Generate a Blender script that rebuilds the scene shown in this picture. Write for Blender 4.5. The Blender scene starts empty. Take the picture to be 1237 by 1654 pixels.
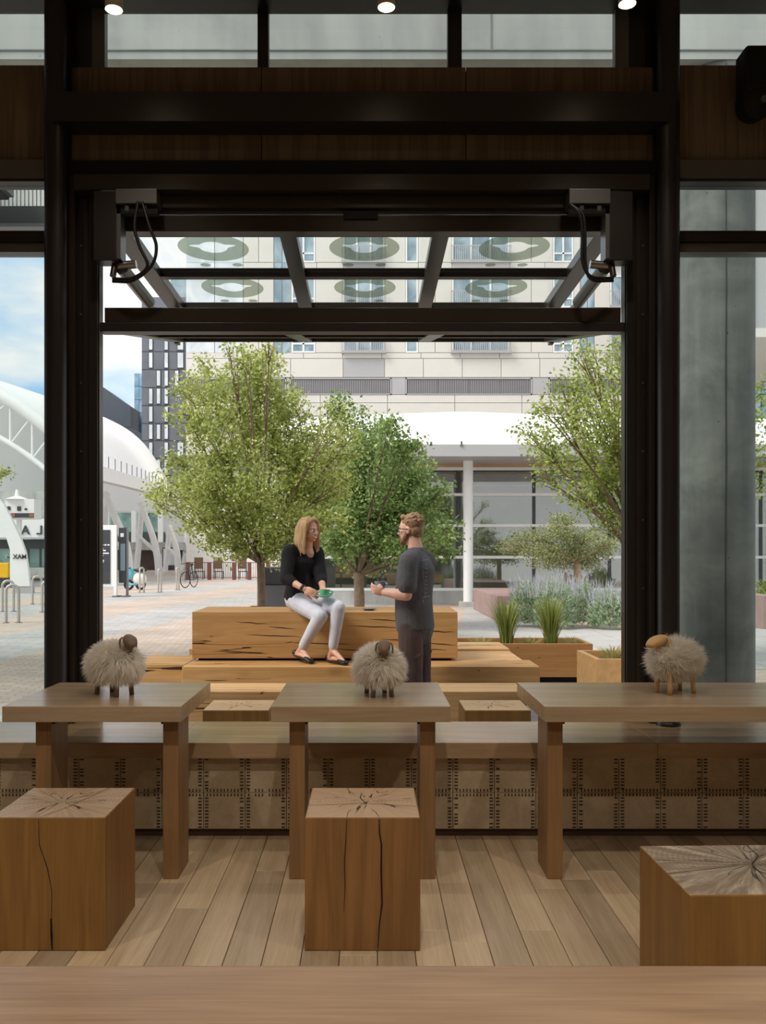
import bpy, bmesh, math, random
from mathutils import Vector, Matrix, noise as mnoise
from mathutils.bvhtree import BVHTree

SC = bpy.context.scene
C = SC.collection
PI = math.pi
R = math.radians
rnd = random.Random(7)

# ------------------------------------------------------------------ camera, world, sun, exposure
F = 1450.0                      # focal length in pixels of the 1237 px wide frame
CH = 1.34                       # eye height
cam = bpy.data.cameras.new('camera')
cam.sensor_fit = 'HORIZONTAL'; cam.sensor_width = 36.0
cam.lens = F / 1237 * 36.0
cam.shift_x = (618.5 - 595) / 1237
cam.shift_y = (895 - 827) / 1237
cam.clip_start = 0.05; cam.clip_end = 600
camo = bpy.data.objects.new('camera', cam); C.objects.link(camo)
camo.location = (0, 0, CH); camo.rotation_euler = (PI / 2, 0, 0)
SC.camera = camo
SC.view_settings.view_transform = 'Standard'
SC.view_settings.look = 'None'
SC.view_settings.exposure = 1.08
SC.view_settings.gamma = 1.0
SC.view_settings.use_curve_mapping = False
SC.cycles.use_denoising = True
SC.cycles.max_bounces = 8
SC.cycles.diffuse_bounces = 4
SC.cycles.glossy_bounces = 4
SC.cycles.transparent_max_bounces = 16
SC.cycles.sample_clamp_indirect = 6
SC.cycles.caustics_reflective = False
SC.cycles.caustics_refractive = False

def at(px, py, Y):
    return Vector(((px - 595) * Y / F, Y, CH - (py - 895) * Y / F))

def lin(r, g, b, a=1.0):
    f = lambda c: (c / 12.92 if c <= 0.04045 else ((c + 0.055) / 1.055) ** 2.4)
    return (f(r / 255), f(g / 255), f(b / 255), a)

world = bpy.data.worlds.new('sky'); SC.world = world
world.use_nodes = True
wn = world.node_tree; wn.nodes.clear()
wo = wn.nodes.new('ShaderNodeOutputWorld'); wb = wn.nodes.new('ShaderNodeBackground')
wt = wn.nodes.new('ShaderNodeTexCoord'); wm = wn.nodes.new('ShaderNodeMapping')
wnz = wn.nodes.new('ShaderNodeTexNoise'); wr = wn.nodes.new('ShaderNodeValToRGB')
wm.inputs['Scale'].default_value = (1.0, 1.0, 3.2); wm.inputs['Location'].default_value = (0.37, 0.1, 0.62)
wnz.inputs['Scale'].default_value = 2.6; wnz.inputs['Detail'].default_value = 7; wnz.inputs['Roughness'].default_value = 0.52
wr.color_ramp.elements[0].position = 0.30; wr.color_ramp.elements[0].color = lin(150, 192, 228)
wr.color_ramp.elements[1].position = 0.43; wr.color_ramp.elements[1].color = lin(232, 231, 230)
e_ = wr.color_ramp.elements.new(0.66); e_.color = lin(212, 212, 214)
wb.inputs['Strength'].default_value = 0.66
wn.links.new(wt.outputs['Generated'], wm.inputs[0]); wn.links.new(wm.outputs[0], wnz.inputs['Vector'])
wn.links.new(wnz.outputs['Fac'], wr.inputs[0]); wn.links.new(wr.outputs[0], wb.inputs[0]); wn.links.new(wb.outputs[0], wo.inputs[0])

sun = bpy.data.lights.new('sun', 'SUN'); sun.energy = 1.6; sun.angle = R(24); sun.color = (1.0, 0.95, 0.88)
suno = bpy.data.objects.new('sun', sun); C.objects.link(suno)
suno.rotation_euler = Vector((-0.75, -0.42, 1.0)).to_track_quat('Z', 'Y').to_euler()
suno.location = (-20, -10, 30)

# ------------------------------------------------------------------ mesh and object helpers
def root_loc(o):
    v = Vector((0, 0, 0))
    while o is not None:
        v += o.location; o = o.parent
    return v

def tag(o, label=None, cat=None, group=None, kind=None):
    if label: o['label'] = label
    if cat: o['category'] = cat
    if group: o['group'] = group
    if kind: o['kind'] = kind
    return o

def thing(name, label, cat, loc=(0, 0, 0), group=None, kind=None):
    o = bpy.data.objects.new(name, None); C.objects.link(o)
    o.location = loc; o.empty_display_size = 0.1
    return tag(o, label, cat, group, kind)

def link_mesh(name, me, mat=None, parent=None):
    o = bpy.data.objects.new(name, me); C.objects.link(o)
    if mat is not None:
        if len(me.materials): me.materials.clear()
        for m in (mat if isinstance(mat, (list, tuple)) else [mat]): me.materials.append(m)
    if parent is not None: o.parent = parent
    return o

def copy_tree(o, parent=None):
    kids = list(o.children)
    c = o.copy(); C.objects.link(c); c.parent = parent
    for k in kids: copy_tree(k, c)
    return c

def frame_of(d, hint=None):
    d = d.normalized()
    h = Vector(hint) if hint is not None else (Vector((0, 0, 1)) if abs(d.z) < 0.9 else Vector((0, 1, 0)))
    a = h - d * h.dot(d)
    if a.length < 1e-6: a = Vector((1, 0, 0)) - d * d.x
    a.normalize(); b = d.cross(a)
    return a, b

def catmull(pts, n):
    pts = [Vector(p) for p in pts]
    if len(pts) < 3: return [pts[0].lerp(pts[-1], i / n) for i in range(n + 1)]
    out = []
    P = [pts[0] * 2 - pts[1]] + pts + [pts[-1] * 2 - pts[-2]]
    for i in range(1, len(P) - 2):
        for k in range(n):
            t = k / n; a, b, c, d = P[i - 1], P[i], P[i + 1], P[i + 2]
            out.append(0.5 * ((2 * b) + (c - a) * t + (2 * a - 5 * b + 4 * c - d) * t * t + (3 * b - a - 3 * c + d) * t ** 3))
    out.append(pts[-1]); return out

class MB:
    def __init__(self): self.v = []; self.f = []; self.m = []
    def add(self, verts, faces, mi=0):
        o = len(self.v); self.v.extend([tuple(x) for x in verts])
        self.f.extend([tuple(i + o for i in f) for f in faces]); self.m.extend([mi] * len(faces)); return self
    def box(self, x0, x1, y0, y1, z0, z1, mi=0):
        return self.add([(x0, y0, z0), (x1, y0, z0), (x1, y1, z0), (x0, y1, z0), (x0, y0, z1), (x1, y0, z1), (x1, y1, z1), (x0, y1, z1)],
                        [(3, 2, 1, 0), (4, 5, 6, 7), (0, 1, 5, 4), (1, 2, 6, 5), (2, 3, 7, 6), (3, 0, 4, 7)], mi)
    def obox(self, a, b, w, h, hint=(0, 0, 1), mi=0):          # bar from a to b, w across, h along the hint
        a = Vector(a); b = Vector(b); u, s = frame_of(b - a, hint)
        vs = []
        for p in (a, b):
            for (i, j) in ((-1, -1), (1, -1), (1, 1), (-1, 1)): vs.append(p + s * (i * w / 2) + u * (j * h / 2))
        return self.add(vs, [(0, 1, 2, 3), (7, 6, 5, 4), (0, 4, 5, 1), (1, 5, 6, 2), (2, 6, 7, 3), (3, 7, 4, 0)], mi)
    def tube(self, pts, rad, seg=8, hint=None, cap=True, mi=0):
        pts = [Vector(p) for p in pts]; n = len(pts)
        rad = rad if isinstance(rad, (list, tuple)) else [rad] * n
        vs = []; prev = None
        for i, p in enumerate(pts):
            d = pts[min(i + 1, n - 1)] - pts[max(i - 1, 0)]
            if d.length < 1e-9: d = Vector((0, 0, 1))
            a, b = frame_of(d, hint if hint is not None else prev)
            if hint is None: prev = a
            r = rad[i]; ra, rb = r if isinstance(r, (list, tuple)) else (r, r)
            for k in range(seg):
                t = 2 * PI * k / seg
                vs.append(p + a * (ra * math.cos(t)) + b * (rb * math.sin(t)))
        fs = []
        for i in range(n - 1):
            for k in range(seg):
                k2 = (k + 1) % seg
                fs.append((i * seg + k, i * seg + k2, (i + 1) * seg + k2, (i + 1) * seg + k))
        if cap: fs.append(tuple(range(seg - 1, -1, -1))); fs.append(tuple((n - 1) * seg + k for k in range(seg)))
        return self.add(vs, fs, mi)
    def lathe(self, prof, c=(0, 0, 0), seg=24, mi=0, axis=None):
        c = Vector(c); n = len(prof); vs = []
        q = Vector((0, 0, 1)).rotation_difference(Vector(axis)).to_matrix() if axis is not None else Matrix.Identity(3)
        for (r, z) in prof:
            for k in range(seg):
                t = 2 * PI * k / seg; vs.append(c + q @ Vector((max(r, 1e-5) * math.cos(t), max(r, 1e-5) * math.sin(t), z)))
        fs = []
        for i in range(n - 1):
            for k in range(seg):
                k2 = (k + 1) % seg; fs.append((i * seg + k, i * seg + k2, (i + 1) * seg + k2, (i + 1) * seg + k))
        fs.append(tuple(range(seg - 1, -1, -1))); fs.append(tuple((n - 1) * seg + k for k in range(seg)))
        return self.add(vs, fs, mi)
    def ell(self, c, rx, ry, rz, mat3=None, seg=16, rings=10, mi=0):
        c = Vector(c); m = mat3 or Matrix.Identity(3); vs = []; fs = []
        for i in range(rings + 1):
            th = PI * i / rings
            s = max(math.sin(th), 1e-4)
            for k in range(seg):
                t = 2 * PI * k / seg
                vs.append(c + m @ Vector((rx * s * math.cos(t), ry * s * math.sin(t), -rz * math.cos(th))))
        for i in range(rings):
            for k in range(seg):
                k2 = (k + 1) % seg; fs.append((i * seg + k, i * seg + k2, (i + 1) * seg + k2, (i + 1) * seg + k))
        return self.add(vs, fs, mi)
    def prism(self, poly, d, mi=0):            # closed polygon of 3-D points pushed by vector d
        d = Vector(d); p = [Vector(x) for x in poly]; n = len(p)
        vs = p + [x + d for x in p]
        fs = [tuple(range(n - 1, -1, -1)), tuple(range(n, 2 * n))] + [(i, (i + 1) % n, n + (i + 1) % n, n + i) for i in range(n)]
        return self.add(vs, fs, mi)
    def mesh(self, name, smooth=False, off=None, bevel=0, bseg=2, fix=True):
        me = bpy.data.meshes.new(name)
        v = self.v if off is None else [(x - off[0], y - off[1], z - off[2]) for (x, y, z) in self.v]
        me.from_pydata(v, [], self.f)
        if any(self.m): me.polygons.foreach_set('material_index', self.m)
        if bevel or fix:
            bm = bmesh.new(); bm.from_mesh(me)
            if fix: bmesh.ops.recalc_face_normals(bm, faces=bm.faces)
            if bevel:
                es = [e for e in bm.edges if len(e.link_faces) == 2 and e.calc_face_angle(0) > 0.6]
                bmesh.ops.bevel(bm, geom=es, offset=bevel, segments=bseg, profile=0.6, affect='EDGES')
            bm.to_mesh(me); bm.free()
        if smooth: me.polygons.foreach_set('use_smooth', [True] * len(me.polygons))
        me.update(); return me
    def build(self, name, mat, parent=None, smooth=False, bevel=0, bseg=2, fix=True, local=False):
        off = None if (parent is None or local) else root_loc(parent)
        return link_mesh(name, self.mesh(name, smooth, off, bevel, bseg, fix), mat, parent)

def auto_smooth(o, ang=40):
    me = o.data; bm = bmesh.new(); bm.from_mesh(me)
    for e in bm.edges: e.smooth = not (len(e.link_faces) == 2 and e.calc_face_angle(0) > R(ang))
    for f in bm.faces: f.smooth = True
    bm.to_mesh(me); bm.free(); return o

def remeshed(mb, name, voxel, smooth_n=4, off=None):
    me = mb.mesh(name + '_raw', off=off)
    o = bpy.data.objects.new(name + '_raw', me); C.objects.link(o)
    md = o.modifiers.new('r', 'REMESH'); md.mode = 'VOXEL'; md.voxel_size = voxel; md.adaptivity = 0
    dg = bpy.context.evaluated_depsgraph_get(); dg.update()
    ne = bpy.data.meshes.new_from_object(o.evaluated_get(dg))
    bpy.data.objects.remove(o); bpy.data.meshes.remove(me)
    ne.name = name
    bm = bmesh.new(); bm.from_mesh(ne)
    for _ in range(smooth_n): bmesh.ops.smooth_vert(bm, verts=bm.verts, factor=0.5, use_axis_x=True, use_axis_y=True, use_axis_z=True)
    bm.to_mesh(ne); bm.free()
    ne.polygons.foreach_set('use_smooth', [True] * len(ne.polygons)); ne.update()
    return ne

def bar(name, x0, x1, y0, y1, z0, z1, mat, parent=None, bevel=0.0, bseg=2):
    return MB().box(x0, x1, y0, y1, z0, z1).build(name, mat, parent, bevel=bevel, bseg=bseg)

def text_mesh(s, size, mirrored=False, depth=0.02):
    cu = bpy.data.curves.new('txt', 'FONT'); cu.body = s; cu.size = size; cu.extrude = depth / 2; cu.align_x = 'LEFT'
    cu.offset = size * 0.012
    o = bpy.data.objects.new('txt', cu); C.objects.link(o)
    dg = bpy.context.evaluated_depsgraph_get(); dg.update()
    me = bpy.data.meshes.new_from_object(o.evaluated_get(dg)); bpy.data.objects.remove(o)
    for v in me.vertices:
        x, y, z = v.co; v.co = (-x if mirrored else x, -z, y)
    if mirrored: me.flip_normals()
    return me

# ------------------------------------------------------------------ materials
class NT:
    def __init__(self, name):
        self.m = bpy.data.materials.new(name); self.m.use_nodes = True
        self.t = self.m.node_tree; self.t.nodes.clear()
        self.out = self.t.nodes.new('ShaderNodeOutputMaterial')
    def n(self, kind, **kw):
        nd = self.t.nodes.new('ShaderNode' + kind)
        for k, v in kw.items():
            if hasattr(nd, k): setattr(nd, k, v)
            else: nd.inputs[k.replace('_', ' ')].default_value = v
        return nd
    def l(self, a, b): self.t.links.new(a, b)
    def math(self, op, a, b=None, c=None, clamp=False):
        nd = self.t.nodes.new('ShaderNodeMath'); nd.operation = op; nd.use_clamp = clamp
        for i, x in enumerate((a, b, c)):
            if x is None: continue
            if hasattr(x, 'node'): self.l(x, nd.inputs[i])
            else: nd.inputs[i].default_value = x
        return nd.outputs[0]
    def coords(self, scale=(1, 1, 1), loc=(0, 0, 0), rot=(0, 0, 0), vary=0.0, which='Object'):
        tc = self.n('TexCoord'); mp = self.n('Mapping')
        mp.inputs['Scale'].default_value = scale; mp.inputs['Location'].default_value = loc; mp.inputs['Rotation'].default_value = rot
        src = tc.outputs[which]
        if vary:
            oi = self.n('ObjectInfo'); ad = self.n('VectorMath', operation='MULTIPLY_ADD')
            ad.inputs[1].default_value = (vary, vary * 0.7, vary * 1.3)
            self.l(oi.outputs['Random'], ad.inputs[0]); self.l(src, ad.inputs[2]); src = ad.outputs[0]
        self.l(src, mp.inputs['Vector']); return mp.outputs[0]
    def noise(self, vec, scale=5, detail=4, rough=0.5, dist=0.0):
        nd = self.n('TexNoise'); nd.inputs['Scale'].default_value = scale; nd.inputs['Detail'].default_value = detail
        nd.inputs['Roughness'].default_value = rough; nd.inputs['Distortion'].default_value = dist
        if vec is not None: self.l(vec, nd.inputs['Vector'])
        return nd.outputs['Fac']
    def ramp(self, fac, stops):
        nd = self.n('ValToRGB'); el = nd.color_ramp.elements
        while len(el) < len(stops): el.new(0.5)
        for e, (p, c) in zip(el, stops): e.position = p; e.color = c if len(c) == 4 else (*c, 1)
        self.l(fac, nd.inputs[0]); return nd.outputs[0]
    def mix(self, fac, a, b, blend='MIX'):
        nd = self.n('Mix', data_type='RGBA', blend_type=blend)
        for s, x in ((0, fac), (6, a), (7, b)):
            if hasattr(x, 'node'): self.l(x, nd.inputs[s])
            else: nd.inputs[s].default_value = x
        return nd.outputs[2]
    def principled(self, col, rough=0.5, metal=0.0, bump=None, bstr=0.2, bdist=0.01, coat=0.0, spec=None, extra=None):
        p = self.n('BsdfPrincipled')
        if hasattr(col, 'node'): self.l(col, p.inputs['Base Color'])
        else: p.inputs['Base Color'].default_value = col
        if hasattr(rough, 'node'): self.l(rough, p.inputs['Roughness'])
        else: p.inputs['Roughness'].default_value = rough
        p.inputs['Metallic'].default_value = metal; p.inputs['Coat Weight'].default_value = coat
        if spec is not None: p.inputs['Specular IOR Level'].default_value = spec
        if extra:
            for k, v in extra.items(): p.inputs[k].default_value = v
        if bump is not None:
            b = self.n('Bump'); b.inputs['Strength'].default_value = bstr; b.inputs['Distance'].default_value = bdist
            self.l(bump, b.inputs['Height']); self.l(b.outputs[0], p.inputs['Normal'])
        self.l(p.outputs[0], self.out.inputs[0]); return p

def plain(name, c, rough=0.5, metal=0.0, var=0.08, scale=6, bump=0.0, coat=0.0, spec=None, vary=3.0):
    t = NT(name); v = t.coords(vary=vary)
    n = t.noise(v, scale, 5, 0.6)
    lo = tuple(x * (1 - var) for x in c[:3]) + (1,); hi = tuple(min(1, x * (1 + var)) for x in c[:3]) + (1,)
    col = t.ramp(n, [(0.3, lo), (0.7, hi)])
    t.principled(col, rough, metal, bump=n if bump else None, bstr=bump, coat=coat, spec=spec)
    return t.m

def wood(name, light, dark, axis='x', rough=0.4, grain=1.0, crack=0.0, spec=0.5, knots=0.0, ring=1.0, contrast=1.0):
    """timber: long grain along AXIS; CRACK = share of drying checks running along the grain"""
    t = NT(name)
    L, S = 0.55, 9.0 * grain
    sc = {'x': (L, S, S), 'y': (S, L, S), 'z': (S, S, L)}[axis]
    v = t.coords(sc, vary=9.0)
    n1 = t.noise(v, 1.0, 3, 0.55, 0.5)
    bands = t.math('SINE', t.math('MULTIPLY', n1, 26.0 * ring))
    bands = t.math('MULTIPLY_ADD', bands, 0.5, 0.5)
    sc2 = {'x': (2, 60, 60), 'y': (60, 2, 60), 'z': (60, 60, 2)}[axis]
    v2 = t.coords(sc2, vary=5.0)
    fine = t.noise(v2, 2.2, 3, 0.6)
    vb = t.coords((1.6, 1.6, 1.6), vary=7.0)
    big = t.noise(vb, 1.3, 2, 0.5)
    f = t.math('ADD', t.math('MULTIPLY', bands, 0.34 * contrast), t.math('MULTIPLY', fine, 0.45))
    f = t.math('ADD', f, t.math('MULTIPLY', big, 0.35))
    col = t.ramp(f, [(0.18, light), (0.92, dark)])
    bump = fine
    if crack > 0:
        sk = {'x': (0.42, 10, 10), 'y': (10, 0.42, 10), 'z': (10, 10, 0.42)}[axis]
        v3 = t.coords(sk, vary=11.0)
        nz = t.noise(v3, 1.0, 2.5, 0.55, 0.08)
        ridge = t.math('ABSOLUTE', t.math('SUBTRACT', nz, 0.5))
        msk = t.noise(t.coords(tuple(0.35 * x for x in sk), vary=4.0, loc=(3, 1, 2)), 1.0, 2, 0.5)
        w = t.math('MULTIPLY', t.math('SUBTRACT', msk, 0.62 - 0.22 * crack, clamp=True), 0.07)
        ck = t.math('LESS_THAN', ridge, w)
        col = t.mix(ck, col, tuple(x * 0.13 for x in dark[:3]) + (1,))
        bump = t.math('SUBTRACT', t.math('MULTIPLY', fine, 0.3), ck)
    if knots > 0:
        vo = t.n('TexVoronoi'); vo.inputs['Scale'].default_value = 2.6
        t.l(t.coords({'x': (0.6, 1, 1), 'y': (1, 0.6, 1), 'z': (1, 1, 0.6)}[axis], vary=6.0), vo.inputs['Vector'])
        kn = t.ramp(vo.outputs['Distance'], [(0.03, (1, 1, 1)), (0.16, (0, 0, 0))])
        col = t.mix(t.math('MULTIPLY', kn, knots), col, tuple(x * 0.28 for x in dark[:3]) + (1,))
    t.principled(col, rough, bump=bump, bstr=0.12, bdist=0.004, spec=spec)
    return t.m

def endgrain(name, light, dark, rough=0.5, burst=1.0, cx=0.0, cy=0.0):
    """sawn top of a log cube: rings and star-shaped checks round the pith"""
    t = NT(name)
    tc = t.n('TexCoord'); sx = t.n('SeparateXYZ'); t.l(tc.outputs['Object'], sx.inputs[0])
    x = t.math('SUBTRACT', sx.outputs[0], cx); y = t.math('SUBTRACT', sx.outputs[1], cy)
    r = t.math('SQRT', t.math('ADD', t.math('MULTIPLY', x, x), t.math('MULTIPLY', y, y)))
    r = t.math('ADD', r, 0.002)
    ux = t.math('DIVIDE', x, r); uy = t.math('DIVIDE', y, r)
    def polar(k, kr, zoff):
        cb = t.n('CombineXYZ'); t.l(t.math('MULTIPLY', ux, k), cb.inputs[0]); t.l(t.math('MULTIPLY', uy, k), cb.inputs[1])
        t.l(t.math('MULTIPLY_ADD', r, kr, zoff), cb.inputs[2]); return cb.outputs[0]
    rays = t.noise(polar(9, 7, 0), 1.0, 3, 0.6, 0.4)
    ck = t.noise(polar(2.2, 2.2, 4.0), 1.0, 2, 0.5, 0.5)
    ridge = t.math('ABSOLUTE', t.math('SUBTRACT', ck, 0.5))
    wv = t.math('MULTIPLY', t.math('SUBTRACT', 0.20, r, clamp=True), 0.075)
    crack = t.math('LESS_THAN', ridge, wv)
    ring = t.math('SINE', t.math('MULTIPLY', t.math('ADD', r, t.math('MULTIPLY', rays, 0.02)), 420))
    f = t.math('ADD', t.math('MULTIPLY', rays, 0.75 * burst), t.math('MULTIPLY_ADD', ring, 0.05, 0.08))
    col = t.ramp(f, [(0.2, light), (0.75, dark)])
    col = t.mix(crack, col, tuple(z * 0.25 for z in dark[:3]) + (1,))
    h = t.math('SUBTRACT', t.math('MULTIPLY', rays, burst), t.math('MULTIPLY', crack, 0.8))
    t.principled(col, rough, bump=h, bstr=0.5 * burst, bdist=0.012)
    return t.m

def thin_glass(name, tint=(0.93, 0.96, 0.95, 1), refl=0.08, rough=0.0, fres=True):
    t = NT(name)
    tr = t.n('BsdfTransparent'); tr.inputs[0].default_value = tint
    gl = t.n('BsdfGlossy'); gl.inputs['Roughness'].default_value = rough
    mx = t.n('MixShader')
    if fres:
        lw = t.n('Fresnel'); lw.inputs[0].default_value = 1.45
        t.l(t.math('MULTIPLY_ADD', lw.outputs[0], 0.8, refl - 0.04, clamp=True), mx.inputs[0])
    else: mx.inputs[0].default_value = refl
    t.l(tr.outputs[0], mx.inputs[1]); t.l(gl.outputs[0], mx.inputs[2]); t.l(mx.outputs[0], t.out.inputs[0])
    return t.m

def leafmat(name, stops, trans=0.45, rough=0.55):
    t = NT(name)
    g = t.n('NewGeometry'); col = t.ramp(g.outputs['Random Per Island'], stops)
    p = t.n('BsdfPrincipled'); p.inputs['Roughness'].default_value = rough; p.inputs['Specular IOR Level'].default_value = 0.3
    tl = t.n('BsdfTranslucent'); mx = t.n('MixShader'); mx.inputs[0].default_value = trans
    hs = t.n('HueSaturation'); hs.inputs['Value'].default_value = 1.25; hs.inputs['Saturation'].default_value = 0.95
    t.l(col, p.inputs['Base Color']); t.l(col, hs.inputs['Color']); t.l(hs.outputs[0], tl.inputs[0])
    t.l(p.outputs[0], mx.inputs[1]); t.l(tl.outputs[0], mx.inputs[2]); t.l(mx.outputs[0], t.out.inputs[0])
    return t.m

def lamp_glow(name, c, s):
    t = NT(name); e = t.n('Emission'); e.inputs[0].default_value = c; e.inputs[1].default_value = s
    t.l(e.outputs[0], t.out.inputs[0]); return t.m

def concrete(name, c, scale=1.0, rough=0.75, pits=True):
    t = NT(name); v = t.coords((1, 1, 1), vary=2.0)
    a = t.noise(v, 1.2 * scale, 6, 0.62, 0.6); b = t.noise(t.coords((6, 6, 0.7)), 1.0 * scale, 4, 0.6)
    f = t.math('ADD', t.math('MULTIPLY', a, 0.6), t.math('MULTIPLY', b, 0.4))
    col = t.ramp(f, [(0.28, tuple(x * 0.55 for x in c[:3]) + (1,)), (0.52, c), (0.75, tuple(min(1, x * 1.3) for x in c[:3]) + (1,))])
    if pits:
        vo = t.n('TexVoronoi'); vo.inputs['Scale'].default_value = 7.0; t.l(v, vo.inputs['Vector'])
        pk = t.math('LESS_THAN', vo.outputs['Distance'], 0.035)
        pk = t.math('MULTIPLY', pk, t.math('GREATER_THAN', a, 0.5))
        col = t.mix(pk, col, tuple(x * 0.25 for x in c[:3]) + (1,))
    t.principled(col, rough, bump=a, bstr=0.15, bdist=0.02); return t.m

M = {}
M['steel'] = plain('black_steel', lin(38, 35, 33), 0.38, 0.0, 0.1, 9, spec=0.6)
M['steel_brown'] = plain('bronze_dark_steel', lin(52, 45, 39), 0.33, 0.15, 0.1, 5, spec=0.6)
M['alu'] = plain('grey_aluminium', lin(120, 121, 124), 0.35, 0.6, 0.05, 5)
M['chrome'] = plain('steel_rod', lin(180, 182, 185), 0.22, 0.9, 0.05, 5)
M['rubber'] = plain('black_rubber', lin(24, 24, 25), 0.45, 0, 0.1, 20)
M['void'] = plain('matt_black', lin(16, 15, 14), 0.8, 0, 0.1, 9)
M['fascia'] = wood('dark_oak_panel', lin(150, 132, 112), lin(108, 92, 76), 'z', 0.5, 1.3, 0, 0.3)
M['table'] = wood('table_oak', lin(190, 168, 140), lin(146, 122, 96), 'x', 0.24, 0.8, 0, 0.6, contrast=0.55)
M['tableleg'] = wood('table_leg_oak', lin(166, 130, 90), lin(120, 90, 58), 'z', 0.45, 0.9, 0, 0.4, contrast=0.6)
M['benchtop'] = wood('bench_top_oak', lin(194, 168, 134), lin(150, 122, 92), 'x', 0.22, 0.8, 0, 0.6, contrast=0.6)
M['front_table'] = wood('front_table_oak', lin(190, 162, 132), lin(128, 100, 76), 'x', 0.30, 0.5, 0, 0.5, ring=0.7, contrast=1.0)
M['stool'] = wood('stool_oak', lin(158, 118, 74), lin(108, 76, 44), 'z', 0.5, 0.9, 0.0, 0.35, knots=0.7, contrast=0.7)
M['stool_plain'] = wood('stool_oak_plain', lin(164, 124, 70), lin(114, 82, 42), 'z', 0.5, 0.9, 0.0, 0.35, contrast=0.7)
M['stool_top'] = endgrain('stool_end_grain', lin(196, 168, 140), lin(138, 112, 86), 0.45, 0.55, 0.02, 0.02)
M['stool_top_burst'] = endgrain('stool_burst_grain', lin(214, 200, 180), lin(128, 112, 94), 0.5, 1.6, 0.07, 0.03)
M['stool_top_ray'] = endgrain('stool_ray_grain', lin(200, 176, 150), lin(128, 100, 76), 0.42, 0.9, -0.02, 0.0)
M['timber'] = wood('outdoor_timber', lin(208, 166, 110), lin(162, 118, 68), 'x', 0.6, 0.9, 0.62, 0.25, knots=0.35, contrast=0.6)
M['timber_pale'] = wood('outdoor_timber_pale', lin(230, 192, 140), lin(184, 138, 90), 'x', 0.6, 0.9, 0.42, 0.25, contrast=0.6)
M['timber_end'] = endgrain('outdoor_timber_end', lin(226, 190, 142), lin(176, 134, 88), 0.6, 0.6)
M['planter'] = wood('planter_wood', lin(196, 146, 92), lin(152, 106, 62), 'x', 0.6, 1.2, 0.1, 0.25, contrast=0.5)
M['planter_ply'] = plain('planter_ply', lin(204, 160, 104), 0.6, 0, 0.14, 14)
M['soil'] = plain('dry_soil', lin(120, 100, 76), 0.9, 0, 0.4, 30, bump=0.5)
M['glass'] = thin_glass('window_glass', (0.90, 0.94, 0.93, 1), 0.06)
M['door_glass'] = thin_glass('door_glass', (0.965, 0.985, 0.98, 1), 0.05, 0.0, False)
M['concrete'] = concrete('cast_concrete', lin(136, 140, 136))
M['concrete_lt'] = concrete('pale_concrete', lin(178, 180, 176), 0.6)
M['plaster'] = plain('room_plaster', lin(190, 182, 170), 0.8, 0, 0.05, 3)
M['white'] = plain('white_paint', lin(236, 238, 238), 0.45, 0, 0.03, 2)
M['membrane'] = plain('white_membrane', lin(240, 241, 242), 0.6, 0, 0.03, 0.3)
M['dark'] = plain('dark_grey', lin(58, 62, 66), 0.5, 0, 0.1, 4)
M['hoop'] = plain('brushed_steel', lin(186, 182, 174), 0.35, 0.25, 0.04, 5)
M['kick'] = plain('brown_kick', lin(84, 62, 46), 0.6)
M['lampbody'] = plain('lamp_white', lin(225, 222, 214), 0.4, 0, 0.02, 3)
M['glow'] = lamp_glow('lamp_glow', (1.0, 0.80, 0.52, 1), 9.0)
# ------------------------------------------------------------------ the room
GZ = -0.10                       # paving level outside
def structure(name, label, loc=(0, 0, 0)):
    return thing(name, label, None, loc, kind='structure')

t_ = NT('floor_under'); t_.principled(lin(58, 44, 32), 0.7); M['underfloor'] = t_.m
def plankmat():
    t = NT('floor_oak')
    v = t.coords((16, 0.8, 16), vary=20.0); n1 = t.noise(v, 1.2, 4, 0.55, 0.6)
    v2 = t.coords((90, 3, 90), vary=8.0); n2 = t.noise(v2, 1.5, 3, 0.6)
    f = t.math('ADD', t.math('MULTIPLY', n1, 0.6), t.math('MULTIPLY', n2, 0.4))
    col = t.ramp(f, [(0.3, lin(208, 188, 160)), (0.7, lin(168, 146, 116))])
    oi = t.n('ObjectInfo')
    br = t.math('MULTIPLY_ADD', oi.outputs['Random'], 0.50, 0.70)
    cb = t.n('CombineColor'); 
    for i in range(3): t.l(br, cb.inputs[i])
    col = t.mix(1.0, col, cb.outputs[0], 'MULTIPLY')
    t.principled(col, t.math('MULTIPLY_ADD', n1, 0.15, 0.32), bump=n2, bstr=0.08, bdist=0.003, spec=0.45); return t.m
M['plank'] = plankmat()

floor = bar('floor', -4.3, 4.3, -3.2, 4.72, -0.10, -0.013, M['underfloor']); tag(floor, 'oak plank floor of the coffee bar', kind='structure')
pr = random.Random(3)
W = 0.127
shared = {}
for i in range(-17, 17):
    x0 = i * W + 0.03
    y = 4.30; first = True
    while y > 0.9:
        L = pr.choice((0.9, 1.2, 1.5, 1.8)) if not first else pr.uniform(0.35, 1.6)
        first = False
        L = round(min(L, y - 0.6), 1)
        if L < 0.3: break
        if L not in shared:
            mb = MB().box(-W / 2 + 0.0012, W / 2 - 0.0012, -L / 2 + 0.001, L / 2 - 0.001, -0.012, 0.0)
            shared[L] = mb.mesh('plank', bevel=0.0012, bseg=1); shared[L].materials.append(M['plank'])
        o = bpy.data.objects.new('plank', shared[L]); C.objects.link(o); o.parent = floor
        o.location = (x0 + W / 2, y - L / 2, -0.0005 * pr.random()); y -= L
tag(bar('plank_field', -4.3, 4.3, -3.2, 0.62, -0.013, -0.001, M['plank'], floor))

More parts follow.
